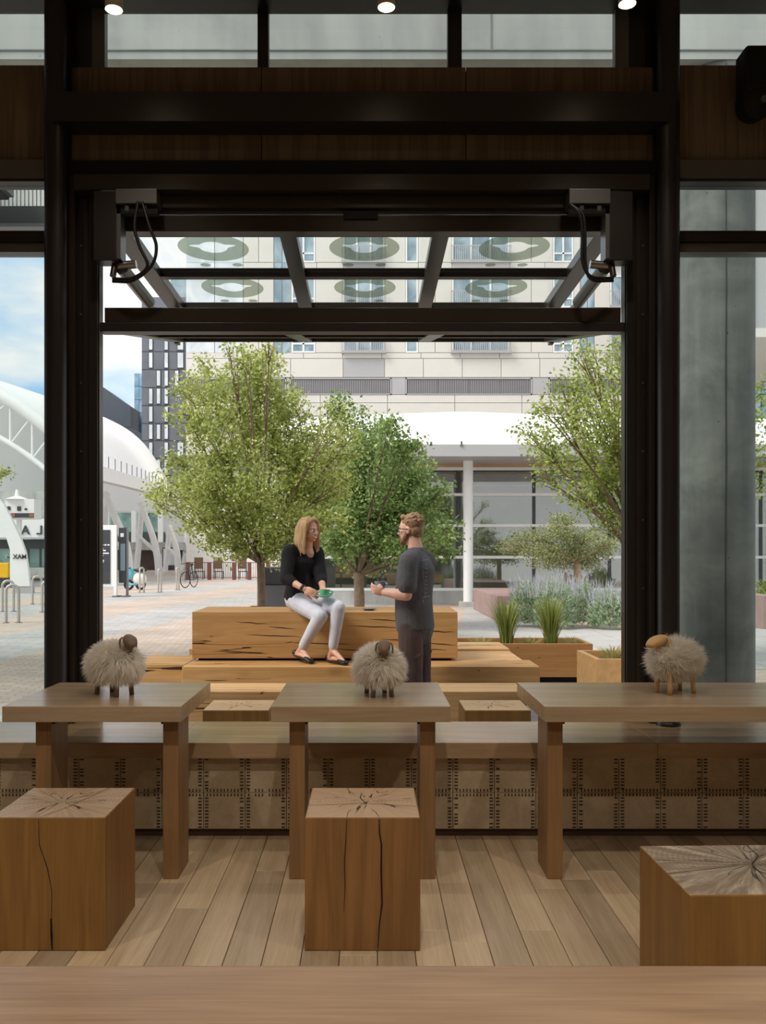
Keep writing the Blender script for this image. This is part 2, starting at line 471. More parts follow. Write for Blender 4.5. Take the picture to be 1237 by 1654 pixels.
wl = bar('wall_left', -4.4, -4.3, -3.2, 4.6, -0.1, 4.6, M['plaster']); tag(wl, 'plain side wall of the room, left', kind='structure')
wr_ = bar('wall_right', 4.3, 4.4, -3.2, 4.6, -0.1, 4.6, M['plaster']); tag(wr_, 'plain side wall of the room, right', kind='structure')
wbk = bar('wall_back', -4.4, 4.4, -3.3, -3.2, -0.1, 4.6, M['plaster']); tag(wbk, 'plain wall behind the camera', kind='structure')
cl = bar('ceiling', -4.4, 4.4, -3.3, 4.9, 4.5, 4.6, M['plaster']); tag(cl, 'dark room ceiling above the window', kind='structure')

# front wall: header with oak panels, steel beam, aluminium rails
wf = structure('wall_front', 'window wall with dark oak header panels', (0, 4.7, 0))
XL, XR = -1.58, 1.51             # between the two round columns
for a, b in ((XL - 0.02, -0.565), (-0.56, 0.51), (0.515, XR + 0.02)):
    bar('wood_panel', a, b, 4.72, 4.76, 3.655, 3.90, M['fascia'], wf, 0.002)
    bar('wood_panel', a, b, 4.72, 4.76, 3.385, 3.65, M['fascia'], wf, 0.002)
for a, b in ((-4.3, -3.0), (-2.995, -1.66), (1.60, 2.95), (2.955, 4.3)):
    bar('wood_panel', a, b, 4.70, 4.76, 3.395, 3.90, M['fascia'], wf, 0.002)
bar('panel_backing', -4.3, 4.3, 4.765, 4.80, 3.39, 3.90, M['void'], wf)
for a, b in ((-1.70, -1.52), (1.45, 1.635)): bar('filler_plate', a, b, 4.745, 4.80, 0.44, 4.5, M['steel'], wf)
bar('ceiling_edge', -4.3, 4.3, 4.60, 4.78, 4.215, 4.5, M['steel'], wf)
bar('sill_wall', -4.3, 4.3, 4.78, 4.86, GZ, 0.40, M['concrete'], wf)
# clerestory
w2 = structure('window_2', 'clerestory window row above the oak header', (0, 4.74, 3.9))
for x0, x1, m in ((-1.46, -1.39, 'alu'), (-0.585, -0.527, 'steel'), (0.418, 0.492, 'steel'), (1.30, 1.375, 'alu'), (-1.54, -1.46, 'steel'), (1.375, 1.46, 'steel'),
                  (-3.1, -3.04, 'steel'), (2.95, 3.01, 'steel')):
    bar('mullion', x0, x1, 4.73, 4.79, 3.90, 4.23, M[m], w2, 0.003)
for x0, x1 in ((-1.39, -0.585), (-0.527, 0.418), (0.492, 1.30), (-3.04, -1.62), (1.58, 2.95), (-4.3, -3.1), (3.01, 4.3)):
    bar('pane', x0, x1, 4.758, 4.764, 3.90, 4.22, M['glass'], w2)
# fixed side windows
for n, (x0, x1) in ((3, (-4.3, -1.60)), (4, (1.54, 4.3))):
    w = structure('window_%d' % n, 'fixed side window, %s of the raised door' % ('left' if n == 3 else 'right'), ((x0 + x1) / 2, 4.74, 0.46))
    bar('top_rail', x0, x1, 4.66, 4.76, 3.29, 3.39, M['alu'], w, 0.003)
    bar('top_gasket', x0, x1, 4.66, 4.77, 3.275, 3.29, M['steel'], w)
    bar('transom', x0, x1, 4.66, 4.75, 2.965, 3.02, M['steel'], w, 0.003)
    bar('transom_edge', x0, x1, 4.68, 4.77, 2.915, 2.962, M['alu'], w, 0.003)
    bar('pane', x0, x1, 4.72, 4.726, 3.02, 3.275, M['glass'], w)
    bar('pane', x0, x1, 4.72, 4.726, 0.46, 2.915, M['glass'], w)
    xe = -4.27 if n == 3 else 4.27
    bar('jamb', xe - 0.03, xe + 0.03, 4.66, 4.76, 0.46, 3.29, M['steel'], w)

# steel header beam and door frame
hb = thing('steel_beam', 'black steel channel beam across the header', 'beam', (0, 4.6, 3.545))
mb = MB(); mb.box(XL - 0.02, XR + 0.02, 4.55, 4.57, 3.535, 3.685); mb.box(XL, XR, 4.57, 4.70, 3.665, 3.685); mb.box(XL, XR, 4.57, 4.70, 3.535, 3.548)
mb.build('web', M['steel'], hb)
df = structure('door_frame', 'dark steel frame of the raised glass door', (0, 4.72, 0.46))
bar('top_channel', XL, XR, 4.66, 4.80, 3.30, 3.385, M['void'], df)
bar('head_rail', -1.52, 1.45, 4.62, 4.80, 3.215, 3.298, M['steel_brown'], df, 0.004)
bar('head_stop', -1.30, 1.24, 4.68, 4.80, 3.145, 3.213, M['steel_brown'], df, 0.003)
bar('head_edge', -1.30, 1.24, 4.72, 4.80, 3.128, 3.144, M['alu'], df)
for s, x in ((1, -1.425), (-1, 1.357)):
    a, b = (x - 0.115, x) if s > 0 else (x, x + 0.115)
    bar('jamb', a, b, 4.72, 4.795, 0.40, 3.215, M['steel'], df, 0.004)
    bar('jamb_edge', *((x, x + 0.006) if s > 0 else (x - 0.006, x)), 4.735, 4.80, 0.46, 3.0, M['steel_brown'], df)
    c = x - s * 0.118
    bar('jamb_stop', c - 0.016, c + 0.016, 4.66, 4.76, 0.46, 3.30, M['steel_brown'], df, 0.003)
    bar('guide_rail', x - s * 0.06 - 0.012, x - s * 0.06 + 0.012, 4.705, 4.72, 0.46, 3.2, M['steel_brown'], df, 0.002)
    for k in range(7):
        z = 0.8 + 0.36 * k
        MB().lathe([(0.006, 0), (0.006, 0.005)], (x - s * 0.085, 4.72, z), 10, axis=(0, -1, 0)).build('bolt', M['alu'], df)
for x, lab in ((-1.608, 'round black steel column on the left beside the side window'), (1.543, 'round black steel column on the right standing on the bench')):
    c = thing('steel_column', lab, 'column', (x, 4.62, 0.46), 'round steel columns of the window wall')
    auto_smooth(MB().lathe([(0.057, 0.012), (0.057, 4.04)], (x, 4.62, 0.46), 32).build('shaft', M['steel'], c))
    auto_smooth(MB().lathe([(0.062, 0), (0.062, 0.014), (0.058, 0.02)], (x, 4.62, 0.46), 32).build('base_collar', M['steel'], c))
    MB().box(x - 0.05, x + 0.05, 4.69, 4.72, 0.48, 4.5).build('back_flange', M['steel'], c)

# the raised two-leaf door
DX0, DX1 = -1.365, 1.305
dr = structure('door_1', 'raised two-leaf glass door folded out above the opening', (0, 4.72, 2.5))
def leaf(y0, z0, y1, z1, th, part, decal):
    ru = Vector((0, y1 - y0, z1 - z0)); L = ru.length; d = ru.normalized(); up = Vector((0, -d.z, d.y))
    P = lambda x, s, h: Vector((x, y0, z0)) + d * s + up * h
    def bx(name, x0, x1, s0, s1, h0, h1, mat):
        m = MB(); vs = [P(x, s, h) for h in (h0, h1) for (x, s) in ((x0, s0), (x1, s0), (x1, s1), (x0, s1))]
        m.add(vs, [(3, 2, 1, 0), (4, 5, 6, 7), (0, 1, 5, 4), (1, 2, 6, 5), (2, 3, 7, 6), (3, 0, 4, 7)])
        return m.build(name, mat, dr, bevel=0.003, bseg=1)
    m = M['steel_brown']
    bx('side_rail', DX0, DX0 + 0.10, 0, L, 0, th, m); bx('side_rail', DX1 - 0.10, DX1, 0, L, 0, th, m)
    bx('end_rail', DX0, DX1, 0, 0.075, 0.001, th - 0.001, m); bx('end_rail', DX0, DX1, L - 0.075, L, 0.001, th - 0.001, m)
    cols = [DX0 + 0.10, -0.43, 0.385, DX1 - 0.10]
    for x in cols[1:3]: bx('muntin', x - 0.045, x + 0.045, 0.07, L - 0.07, 0.002, th - 0.002, m)
    mid = L / 2
    bx('cross_rail', DX0, DX1, mid - 0.03, mid + 0.03, 0.003, th - 0.003, m)
    for i in range(3):
        xa = cols[i] + (0.045 if i else 0); xb = cols[i + 1] - (0.045 if i < 2 else 0)
        for (sa, sb) in ((0.075, mid - 0.03), (mid + 0.03, L - 0.075)):
            pn = bx('pane', xa, xb, sa, sb, th * 0.5, th * 0.5 + 0.006, M['door_glass'])
            if decal:
                cx, cs = (xa + xb) / 2, (sa + sb) / 2
                h = th * 0.5 - 0.0015
                outer = []; inner = []
                N = 72
                for k in range(N):
                    t = 2 * PI * k / N
                    outer.append(P(cx + 0.197 * math.cos(t), cs - 0.09 + 0.212 * math.sin(t), h))
                    rr = 0.078
                    ang = math.cos(t)                      # ears of the cut-out head
                    ear = 0.056 * math.exp(-((math.atan2(math.sin(t), abs(ang)) + 0.22) / 0.17) ** 2)
                    inner.append(P(cx + (rr + ear) * math.cos(t), cs - 0.10 + (rr + ear) * 1.1 * math.sin(t), h))
                mm = MB(); mm.add(outer + inner, [(k, (k + 1) % N, N + (k + 1) % N, N + k) for k in range(N)])
                for sgn in (-1, 1):
                    mm.add([P(cx + sgn * 0.095 + 0.031 * math.cos(2 * PI * k / 16), cs + 0.190 + 0.031 * math.sin(2 * PI * k / 16), h) for k in range(16)], [tuple(range(16))])
                o = mm.build('round_emblem', M['emblem'], pn)
                o['label'] = 'frosted grey-green ring emblem with cut-out head'
    return P
t_ = NT('frosted_emblem'); p_ = t_.n('BsdfPrincipled'); p_.inputs['Base Color'].default_value = lin(150, 160, 146); p_.inputs['Roughness'].default_value = 0.6
a_ = t_.n('BsdfTransparent'); a_.inputs[0].default_value = (0.75, 0.85, 0.72, 1); x_ = t_.n('MixShader'); x_.inputs[0].default_value = 0.55
t_.l(a_.outputs[0], x_.inputs[1]); t_.l(p_.outputs[0], x_.inputs[2]); t_.l(x_.outputs[0], t_.out.inputs[0]); M['emblem'] = t_.m
leaf(4.73, 3.035, 6.24, 3.01, 0.06, 'upper', True)
leaf(4.73, 2.505, 6.24, 2.812, 0.05, 'lower', False)
bar('top_rail', DX0, DX1, 4.70, 4.76, 3.03, 3.115, M['steel_brown'], dr, 0.004)
bar('bottom_rail', DX0 - 0.005, DX1 + 0.005, 4.66, 4.70, 2.545, 2.62, M['steel_brown'], dr, 0.003)
bar('bottom_rail', DX0 - 0.03, DX1 + 0.025, 4.655, 4.735, 2.495, 2.543, M['steel'], dr, 0.004)
for x in (DX0 + 0.02, DX1 - 0.05): bar('hinge_plate', x, x + 0.03, 6.22, 6.28, 2.80, 3.06, M['steel'], dr)
bar('lock_box', -0.13, 0.05, 4.69, 4.72, 3.092, 3.135, M['void'], dr, 0.004)
# hydraulic rams
for s, x in ((1, -1.28), (-1, 1.225)):
    rm = thing('hydraulic_ram', 'hydraulic ram with black hoses in the %s top corner of the door' % ('left' if s > 0 else 'right'), 'ram', (x, 4.7, 2.83), 'door rams')
    xa, xb = (-1.41, -1.29) if s > 0 else (1.235, 1.355)
    bar('mount_post', xa, xb, 4.60, 4.70, 2.845, 3.20, M['steel'], rm, 0.004)
    e = xb if s > 0 else xa
    bar('mount_edge', min(e, e + s * 0.02), max(e, e + s * 0.02), 4.60, 4.70, 2.855, 3.15, M['alu'], rm)
    bar('mount_bracket', min(e, e + s * 0.21), max(e, e + s * 0.21), 4.58, 4.68, 3.13, 3.205, M['alu'], rm, 0.003)
    bar('clevis_plate', min(e, e + s * 0.21), max(e, e + s * 0.21), 4.60, 4.64, 3.085, 3.128, M['void'], rm)
    for k in (0.06, 0.15): MB().lathe([(0.012, 0), (0.012, 0.02)], (e + s * k, 4.57, 3.11), 6, axis=(0, 0, -1)).build('bolt', M['alu'], rm)
    auto_smooth(MB().tube([(x - s * 0.03, 4.66, 2.835), (x + s * 0.075, 4.66, 2.845)], 0.022, 12).build('pivot_pin', M['chrome'], rm))
    auto_smooth(MB().tube([(x, 4.66, 2.825), (x + s * 0.01, 5.20, 2.80)], 0.034, 16).build('cylinder', M['alu'], rm))
    auto_smooth(MB().tube([(x + s * 0.01, 5.2, 2.80), (x + s * 0.02, 5.95, 2.83)], 0.014, 12).build('rod', M['chrome'], rm))
    auto_smooth(MB().tube([(x - s * 0.03, 4.64, 2.84), (x - s * 0.035, 4.62, 2.77)], 0.016, 10).build('hose_fitting', M['steel_brown'], rm))
    for k in (0, 1):
        if s > 0: pts = [(-1.17 + 0.02 * k, 4.56, 3.13), (-1.185 + 0.075 * k, 4.55, 3.0), (-1.16 + 0.085 * k, 4.55, 2.9), (-1.12 + 0.02 * k, 4.55, 2.80), (-1.20, 4.57, 2.745 - 0.012 * k), (-1.31, 4.60, 2.75 - 0.012 * k)]
        else: pts = [(1.02, 4.56, 3.12), (1.07 + 0.015 * k, 4.55, 3.06), (1.085 + 0.012 * k, 4.55, 2.95), (1.085 + 0.014 * k, 4.55, 2.82), (1.13, 4.55, 2.745 - 0.012 * k), (1.25, 4.59, 2.75 - 0.012 * k)]
        auto_smooth(MB().tube(catmull(pts, 7), 0.0085, 8).build('hose', M['rubber'], rm), 80)

# ------------------------------------------------------------------ built-in bench along the window
def leathermat():
    t = NT('stitched_hide'); v = t.coords((1, 1, 1), vary=6.0)
    a = t.noise(v, 9, 5, 0.6, 0.5); b = t.noise(v, 55, 3, 0.6)
    col = t.ramp(t.math('ADD', t.math('MULTIPLY', a, 0.7), t.math('MULTIPLY', b, 0.3)), [(0.3, lin(176, 158, 132)), (0.7, lin(208, 192, 166))])
    t.principled(col, 0.6, bump=b, bstr=0.15, bdist=0.003); return t.m
M['hide'] = leathermat(); M['thread'] = plain('dark_thread', lin(66, 52, 42), 0.7)
bn = thing('window_bench', 'long built-in oak bench along the window with stitched hide front', 'bench', (0, 4.45, 0))
bar('seat_slab', -3.4, -0.9, 4.19, 4.72, 0.385, 0.46, M['benchtop'], bn, 0.004)
bar('seat_slab', -0.9, 1.35, 4.19, 4.72, 0.385, 0.46, M['benchtop'], bn, 0.004)
bar('seat_slab', 1.35, 3.4, 4.19, 4.72, 0.385, 0.46, M['benchtop'], bn, 0.004)
bar('carcass', -3.4, 3.4, 4.26, 4.70, 0.04, 0.385, M['void'], bn)
bar('toe_kick', -3.4, 3.4, 4.27, 4.70, 0.0, 0.04, M['kick'], bn)
SQ = 0.1965; sxm = MB().box(-SQ / 2 + 0.0012, SQ / 2 - 0.0012, -0.008, 0.008, -0.0855, 0.0855).mesh('hide_panel', bevel=0.003, bseg=2)
sxm.materials.append(M['hide'])
st = MB(); sr = random.Random(5)
X0 = (595 - 595 + 2) * 4.25 / F
for i in range(-16, 16):
    xs = X0 + i * SQ
    for zc in (0.126, 0.2985):
        o = bpy.data.objects.new('hide_panel', sxm); C.objects.link(o); o.parent = bn
        o.location = Vector((xs + SQ / 2, 4.252, zc)) - Vector((0, 4.45, 0))
    for k in range(22):                                    # paired stitches across the seam
        z = 0.05 + k * 0.0152
        if abs(z - 0.2125) < 0.012: continue
        for sg in (-1, 1):
            if sr.random() < 0.12: continue
            x = xs + sg * 0.0155; j = sr.uniform(-0.001, 0.001)
            st.box(x - 0.0085, x + 0.0085, 4.2415, 4.245, z - 0.0028 + j, z + 0.0028 + j)
    for k in range(11):
        x = xs + 0.018 + k * 0.0162
        if sr.random() < 0.06: continue
        for sg in (-1, 1):
            z = 0.2125 + sg * 0.011
            st.box(x - 0.0026, x + 0.0026, 4.2415, 4.245, z - 0.0060, z + 0.0060)
o = st.build('stitching', M['thread'], bn, fix=False); o['kind'] = 'stuff'

# ------------------------------------------------------------------ tables
def table(label, x0, x1, y0, y1, legs, z=0.724, th=0.064, mat='table', legd=(0.07, 0.28)):
    t = thing('cafe_table', label, 'table', ((x0 + x1) / 2, (y0 + y1) / 2, 0), 'oak tables along the window bench')
    bar('table_top', x0, x1, y0, y1, z - th, z, M[mat], t, 0.003)
    for (lx, inner) in legs:
        bar('leg', lx, lx + 0.064, y0 + legd[0], y0 + legd[1], 0.0, z - th, M['tableleg'], t, 0.003)
        bx = (lx + 0.064) if inner > 0 else lx - 0.01
        bar('bracket', bx, bx + 0.01, y0 + legd[0] + 0.01, y0 + legd[1] + 0.12, z - th - 0.022, z - th, M['void'], t)
    return t
table('square oak table on the left carrying the sheep with drooping ears', -1.482, -0.758, 3.63, 4.31, ((-1.372, 1), (-0.847, -1)))
table('square oak table in the middle behind the centre log stool', -0.393, 0.333, 3.63, 4.31, ((-0.326, 1), (0.212, -1)))
table('wide oak table running off the right side under the pale-faced sheep', 0.713, 2.16, 3.63, 4.31, ((0.737, 1), (1.98, -1)))
t = thing('counter_table', 'oak table top nearest the camera along the bottom edge', 'table', (0, 1.0, 0))
bar('table_top', -1.15, 1.15, 0.62, 1.354, 0.655, 0.72, M['front_table'], t, 0.004)
for x in (-1.08, 1.0): bar('leg', x, x + 0.07, 0.80, 1.02, 0, 0.655, M['tableleg'], t, 0.003)

# ------------------------------------------------------------------ log stools
def stool(label, cx, cy, w, d, h, rot, side, top, group='solid log cube stools'):
    o = thing('log_stool', label, 'stool', (cx, cy, 0), group)
    m = MB(); m.box(-w / 2, w / 2, -d / 2, d / 2, 0.0, h)
    m.m = [0, 1, 0, 0, 0, 0]
    b = m.build('block', [M[side], M[top]], o, bevel=0.004, local=True)
    cr = MB()
    return o
s1 = stool('oak log stool at the left edge with fine rays on its top', -1.083, 3.225, 0.39, 0.39, 0.45, 0, 'stool_plain', 'stool_top_ray')
s2 = stool('oak log stool in the centre split by two long vertical cracks', -0.02, 3.225, 0.39, 0.39, 0.45, 0, 'stool', 'stool_top')
s3 = stool('oak log stool at the lower right with a carved burst on top', 1.032, 2.545, 0.40, 0.40, 0.45, 0, 'stool_plain', 'stool_top_burst')
s3.rotation_euler.z = R(1.5)
def split(parent, pts, w0, name='crack'):
    """a narrow open check on a face: a thin dark wedge let into the surface"""
    m = MB(); n = len(pts); L = []; Rr = []
    for i, p in enumerate(pts):
        p = Vector(p); q = Vector(pts[min(i + 1, n - 1)]) - Vector(pts[max(i - 1, 0)])
        nrm = Vector((0, -1, 0)) if abs(q.z) > abs(q.y) else Vector((0, 0, 1))
        s = q.cross(nrm).normalized(); w = w0 * (0.25 + 0.75 * math.sin(PI * min(1, (i + 0.6) / n)))
        L.append(p + s * w + nrm * 0.0006); Rr.append(p - s * w + nrm * 0.0006)
    m.add(L + Rr, [(i, i + 1, n + i + 1, n + i) for i in range(n - 1)])
    o = m.build(name, M['void'], parent, local=True, fix=False); return o
fy = -0.195
split(s2, [(-0.053, fy, 0.445), (-0.056, fy, 0.38), (-0.061, fy, 0.30), (-0.059, fy, 0.22), (-0.063, fy, 0.13)], 0.0016)
split(s2, [(0.056, fy, 0.446), (0.057, fy, 0.40), (0.064, fy, 0.36), (0.063, fy, 0.27), (0.066, fy, 0.16), (0.057, fy, 0.09), (0.052, fy, 0.01)], 0.0032)
split(s2, [(-0.19, -0.045, 0.45), (-0.10, -0.035, 0.45), (0.0, -0.02, 0.45), (0.10, -0.04, 0.45), (0.19, -0.06, 0.45)], 0.0016)
split(s2, [(0.01, -0.02, 0.45), (-0.01, 0.05, 0.45), (-0.005, 0.12, 0.45)], 0.002)
split(s2, [(-0.06, 0.19, 0.45), (-0.05, 0.13, 0.45), (-0.03, 0.10, 0.45)], 0.0014)
split(s2, [(-0.053, -0.19, 0.45), (-0.05, -0.13, 0.45), (-0.04, -0.09, 0.45)], 0.0012)
split(s2, [(0.056, -0.19, 0.45), (0.045, -0.13, 0.45), (0.03, -0.09, 0.45)], 0.0012)
split(s1, [(-0.03, fy, 0.445), (-0.028, fy, 0.36), (0.0, fy, 0.28), (0.015, fy, 0.2), (0.012, fy, 0.02)], 0.0014)
split(s1, [(0.012, fy, 0.11), (0.014, fy, 0.05), (0.016, fy, 0.005)], 0.004)
split(s1, [(-0.03, -0.19, 0.45), (0.03, -0.06, 0.45), (0.06, 0.06, 0.45), (0.10, 0.19, 0.45)], 0.0012)
split(s3, [(0.09, -0.2, 0.446), (0.095, -0.2, 0.38), (0.10, -0.2, 0.30), (0.115, -0.2, 0.2)], 0.003)
split(s3, [(0.09, -0.2, 0.45), (0.085, -0.10, 0.45), (0.06, -0.02, 0.45), (0.07, 0.03, 0.45)], 0.002)
split(s3, [(-0.2, 0.07, 0.45), (-0.08, 0.06, 0.45), (0.03, 0.04, 0.45)], 0.0012)
split(s3, [(-0.2, -0.04, 0.45), (-0.08, -0.01, 0.45), (0.02, 0.02, 0.45)], 0.0012)
split(s3, [(0.07, 0.03, 0.45), (0.12, 0.10, 0.45), (0.13, 0.2, 0.45)], 0.002)

# ------------------------------------------------------------------ woolly sheep
M['wool'] = None
def woolmat(name, c1, c2):
    t = NT(name); g = t.n('NewGeometry'); col = t.ramp(g.outputs['Random Per Island'], [(0, c1), (1, c2)])
    p = t.n('BsdfPrincipled'); p.inputs['Roughness'].default_value = 0.9; p.inputs['Specular IOR Level'].default_value = 0.1
    t.l(col, p.inputs['Base Color'])
    tl = t.n('BsdfTranslucent'); t.l(col, tl.inputs[0]); mx = t.n('MixShader'); mx.inputs[0].default_value = 0.35
    t.l(p.outputs[0], mx.inputs[1]); t.l(tl.outputs[0], mx.inputs[2]); t.l(mx.outputs[0], t.out.inputs[0]); return t.m
M['wool'] = woolmat('cream_wool', lin(243, 238, 228), lin(255, 253, 248))
M['wool_core'] = plain('wool_core', lin(236, 228, 214), 0.9, 0, 0.1, 20)
M['face_dark'] = plain('sheep_face_dark', lin(128, 108, 90), 0.65, 0, 0.15, 20)
M['face_pale'] = plain('sheep_face_pale', lin(206, 168, 116), 0.6, 0, 0.12, 20)
def sheep(label, loc, rot, head, seed, curl, facemat, headturn=0.0, scale=1.0, legl=0.075, ears=True, hs=1.0, flat=1.0):
    """faces +X before rotation"""
    sr = random.Random(seed)
    o = thing('wool_sheep', label, 'sheep figurine', loc, 'woolly sheep figurines on the tables')
    bz = legl + 0.066
    core = MB().ell((0, 0, bz), 0.100, 0.074, 0.068, seg=20, rings=12)
    core.build('body', M['wool_core'], o, smooth=True, local=True)
    fl = MB()
    for i in range(9000):
        u = sr.uniform(-1, 1); ph = sr.uniform(0, 2 * PI); s = math.sqrt(1 - u * u)
        n = Vector((s * math.cos(ph), s * math.sin(ph), u))
        p = Vector((n.x * 0.098, n.y * 0.072, bz + n.z * 0.066))
        if n.x > 0.90 and 0.22 < n.z < 0.5: continue
        nn = Vector((n.x / 0.1, n.y / 0.075, n.z / 0.07)).normalized()
        clump = Vector((mnoise.noise(n * 5 + Vector((seed, 0, 0))), mnoise.noise(n * 5 + Vector((0, seed, 3))), mnoise.noise(n * 5 + Vector((4, 0, seed)))))
        L = sr.uniform(0.030, 0.056)
        if curl: L *= 0.80
        dirn = (nn + clump * 0.9 + Vector((-0.15, 0, -0.45 if not curl else -0.12)) + Vector((sr.gauss(0, .22), sr.gauss(0, .22), sr.gauss(0, .22)))).normalized()
        a, b = frame_of(dirn, (sr.random(), sr.random(), sr.random()))
        w = 0.0013
        tip_sag = Vector((0, 0, -L * (0.28 if not curl else 0.05)))
        if curl: tip_sag += Vector((sr.gauss(0, .006), sr.gauss(0, .006), sr.gauss(0, .006)))
        p1 = p + dirn * L * 0.55 + tip_sag * 0.25; p2 = p + dirn * L + tip_sag
        if p2.z < legl * 0.45: continue
        fl.add([p - a * w, p + a * w, p1 - a * w * 0.8, p1 + a * w * 0.8, p2], [(0, 1, 3, 2), (2, 3, 4)])
    f = fl.build('fleece', M['wool'], o, local=True, fix=False, smooth=True); f['kind'] = 'stuff'
    for (lx, ly) in ((0.058, 0.034), (0.058, -0.034), (-0.058, 0.034), (-0.058, -0.034)):
        MB().tube([(lx * 1.05, ly * 1.1, 0), (lx * 1.02, ly * 1.05, legl * 0.5), (lx, ly, legl + 0.02)], [0.0095, 0.0098, 0.0115], 12).build('leg', M[facemat], o, smooth=True, local=True)
    hx, hz = head
    hp = thing_part = None
    q = Matrix.Rotation(headturn, 3, 'Z')
    nb = Vector((0.075, 0, bz + 0.028)); hc = Vector((hx, 0, hz))
    hm = MB()
    hm.tube(catmull([nb, nb.lerp(hc, 0.5) + Vector((0.004, 0, 0)), hc], 4), [0.018] * 9, 14)
    fwd = q @ Vector((1, 0, -0.22)); fwd.normalize(); side = q @ Vector((0, 1, 0)); up = fwd.cross(side)
    m3 = Matrix((fwd, side, up)).transposed()
    hm.ell(hc + fwd * 0.012 * hs, 0.047 * hs, 0.026 * hs, 0.024 * hs * flat, m3, 18, 12)
    hm.ell(hc + fwd * 0.042 * hs - up * 0.003, 0.022 * hs, 0.019 * hs, 0.017 * hs * flat, m3, 14, 10)
    hd = link_mesh('head', remeshed(hm, 'head', 0.0035, 2), M[facemat], o)
    if ears:
        for sg in (-1, 1):
            a = hc + side * sg * 0.022 * hs - fwd * 0.012 * hs + up * 0.008
            pts = catmull([a, a + side * sg * 0.008 + Vector((0, 0, -0.008)), a + side * sg * 0.011 + Vector((0, 0, -0.026)), a + side * sg * 0.010 + Vector((0, 0, -0.042))], 4)
            MB().tube(pts, [(0.0036, 0.007)] * 4 + [(0.0036, 0.0095)] * 5 + [(0.003, 0.006)] * 3 + [(0.002, 0.003)], 8).build('ear', M[facemat], o, smooth=True, local=True)
    o.rotation_euler.z = rot; o.scale = (scale,) * 3
    return o
TZ = 0.7245
sheep('long-haired woolly sheep with dark drooping ears on the left table', (-1.115, 3.94, TZ), R(-36), (0.088, 0.222), 11, False, 'face_dark', R(-25), 1.10, 0.062)
sheep('round fluffy sheep facing forward on the middle table', (0.046, 3.93, TZ), R(-78), (0.092, 0.205), 23, False, 'face_dark', R(-15), 1.1, 0.052)
sheep('curly cream sheep with pale tan face on the right table', (1.362, 3.99, TZ), R(205), (0.078, 0.212), 37, True, 'face_pale', R(10), 1.12, 0.066, True, 1.22, 0.72)

# ------------------------------------------------------------------ lamps and speaker
def downlight(x, y, zb, zc, label, energy, aim=None):
    o = thing('downlight', label, 'lamp', (x, y, zb), 'cylinder downlights hung from the ceiling')
    auto_smooth(MB().lathe([(0.036, 0.002), (0.0385, 0), (0.0385, 0.15), (0.034, 0.155)], (x, y, zb), 24).build('housing', M['lampbody'], o))
    MB().lathe([(0.031, -0.002), (0.031, 0.004)], (x, y, zb), 24).build('lens', M['glow'], o)
    MB().tube([(x, y, zb + 0.15), (x, y, zc)], 0.006, 8).build('stem', M['steel'], o)
    l = bpy.data.lights.new('downlight_bulb', 'SPOT'); l.energy = energy; l.spot_size = R(110); l.spot_blend = 0.9; l.color = (1.0, 0.87, 0.72); l.shadow_soft_size = 0.05
    lo = bpy.data.objects.new('downlight_bulb', l); C.objects.link(lo); lo.parent = o; lo.location = (0, 0, -0.02)
    if aim: lo.rotation_euler = (Vector((x, y, zb)) - Vector(aim)).to_track_quat('Z', 'Y').to_euler()
LE = 22
downlight(-1.134, 4.0, 3.765, 4.5, 'cylinder downlight at the top left above the header', LE * 0.6)
downlight(0.08, 4.0, 3.775, 4.5, 'cylinder downlight at the top middle above the header', LE * 0.6)
downlight(1.153, 4.0, 3.79, 4.5, 'cylinder downlight at the top right above the header', LE * 0.6)
for y in (1.6, -0.6):
    for k, x in enumerate((-2.0, 0.0, 2.0)):
        downlight(x, y, 3.9, 4.5, 'cylinder downlight in the room %s, %s' % ('over the stools' if y > 0 else 'behind the camera', ('left', 'middle', 'right')[k]), LE * (2.2 if y > 0 else 3.0), (x, y + 0.8, 0))
sp = thing('wall_speaker', 'black loudspeaker on a bracket at the top right header panel', 'speaker', (1.96, 4.6, 3.6))
bar('cabinet', 1.885, 2.12, 4.48, 4.62, 3.66, 3.885, M['void'], sp, 0.02, 3)
auto_smooth(MB().lathe([(0.085, 0), (0.085, 0.11), (0.06, 0.13)], (1.97, 4.62, 3.645), 28, axis=(0, -1, -0.25)).build('driver', M['void'], sp))
MB().lathe([(0.018, 0), (0.016, 0.012)], (1.975, 4.487, 3.615), 16, axis=(0, -1, -0.25)).build('tweeter', M['alu'], sp)
bar('bracket', 1.92, 2.0, 4.6, 4.70, 3.70, 3.83, M['steel'], sp, 0.006)
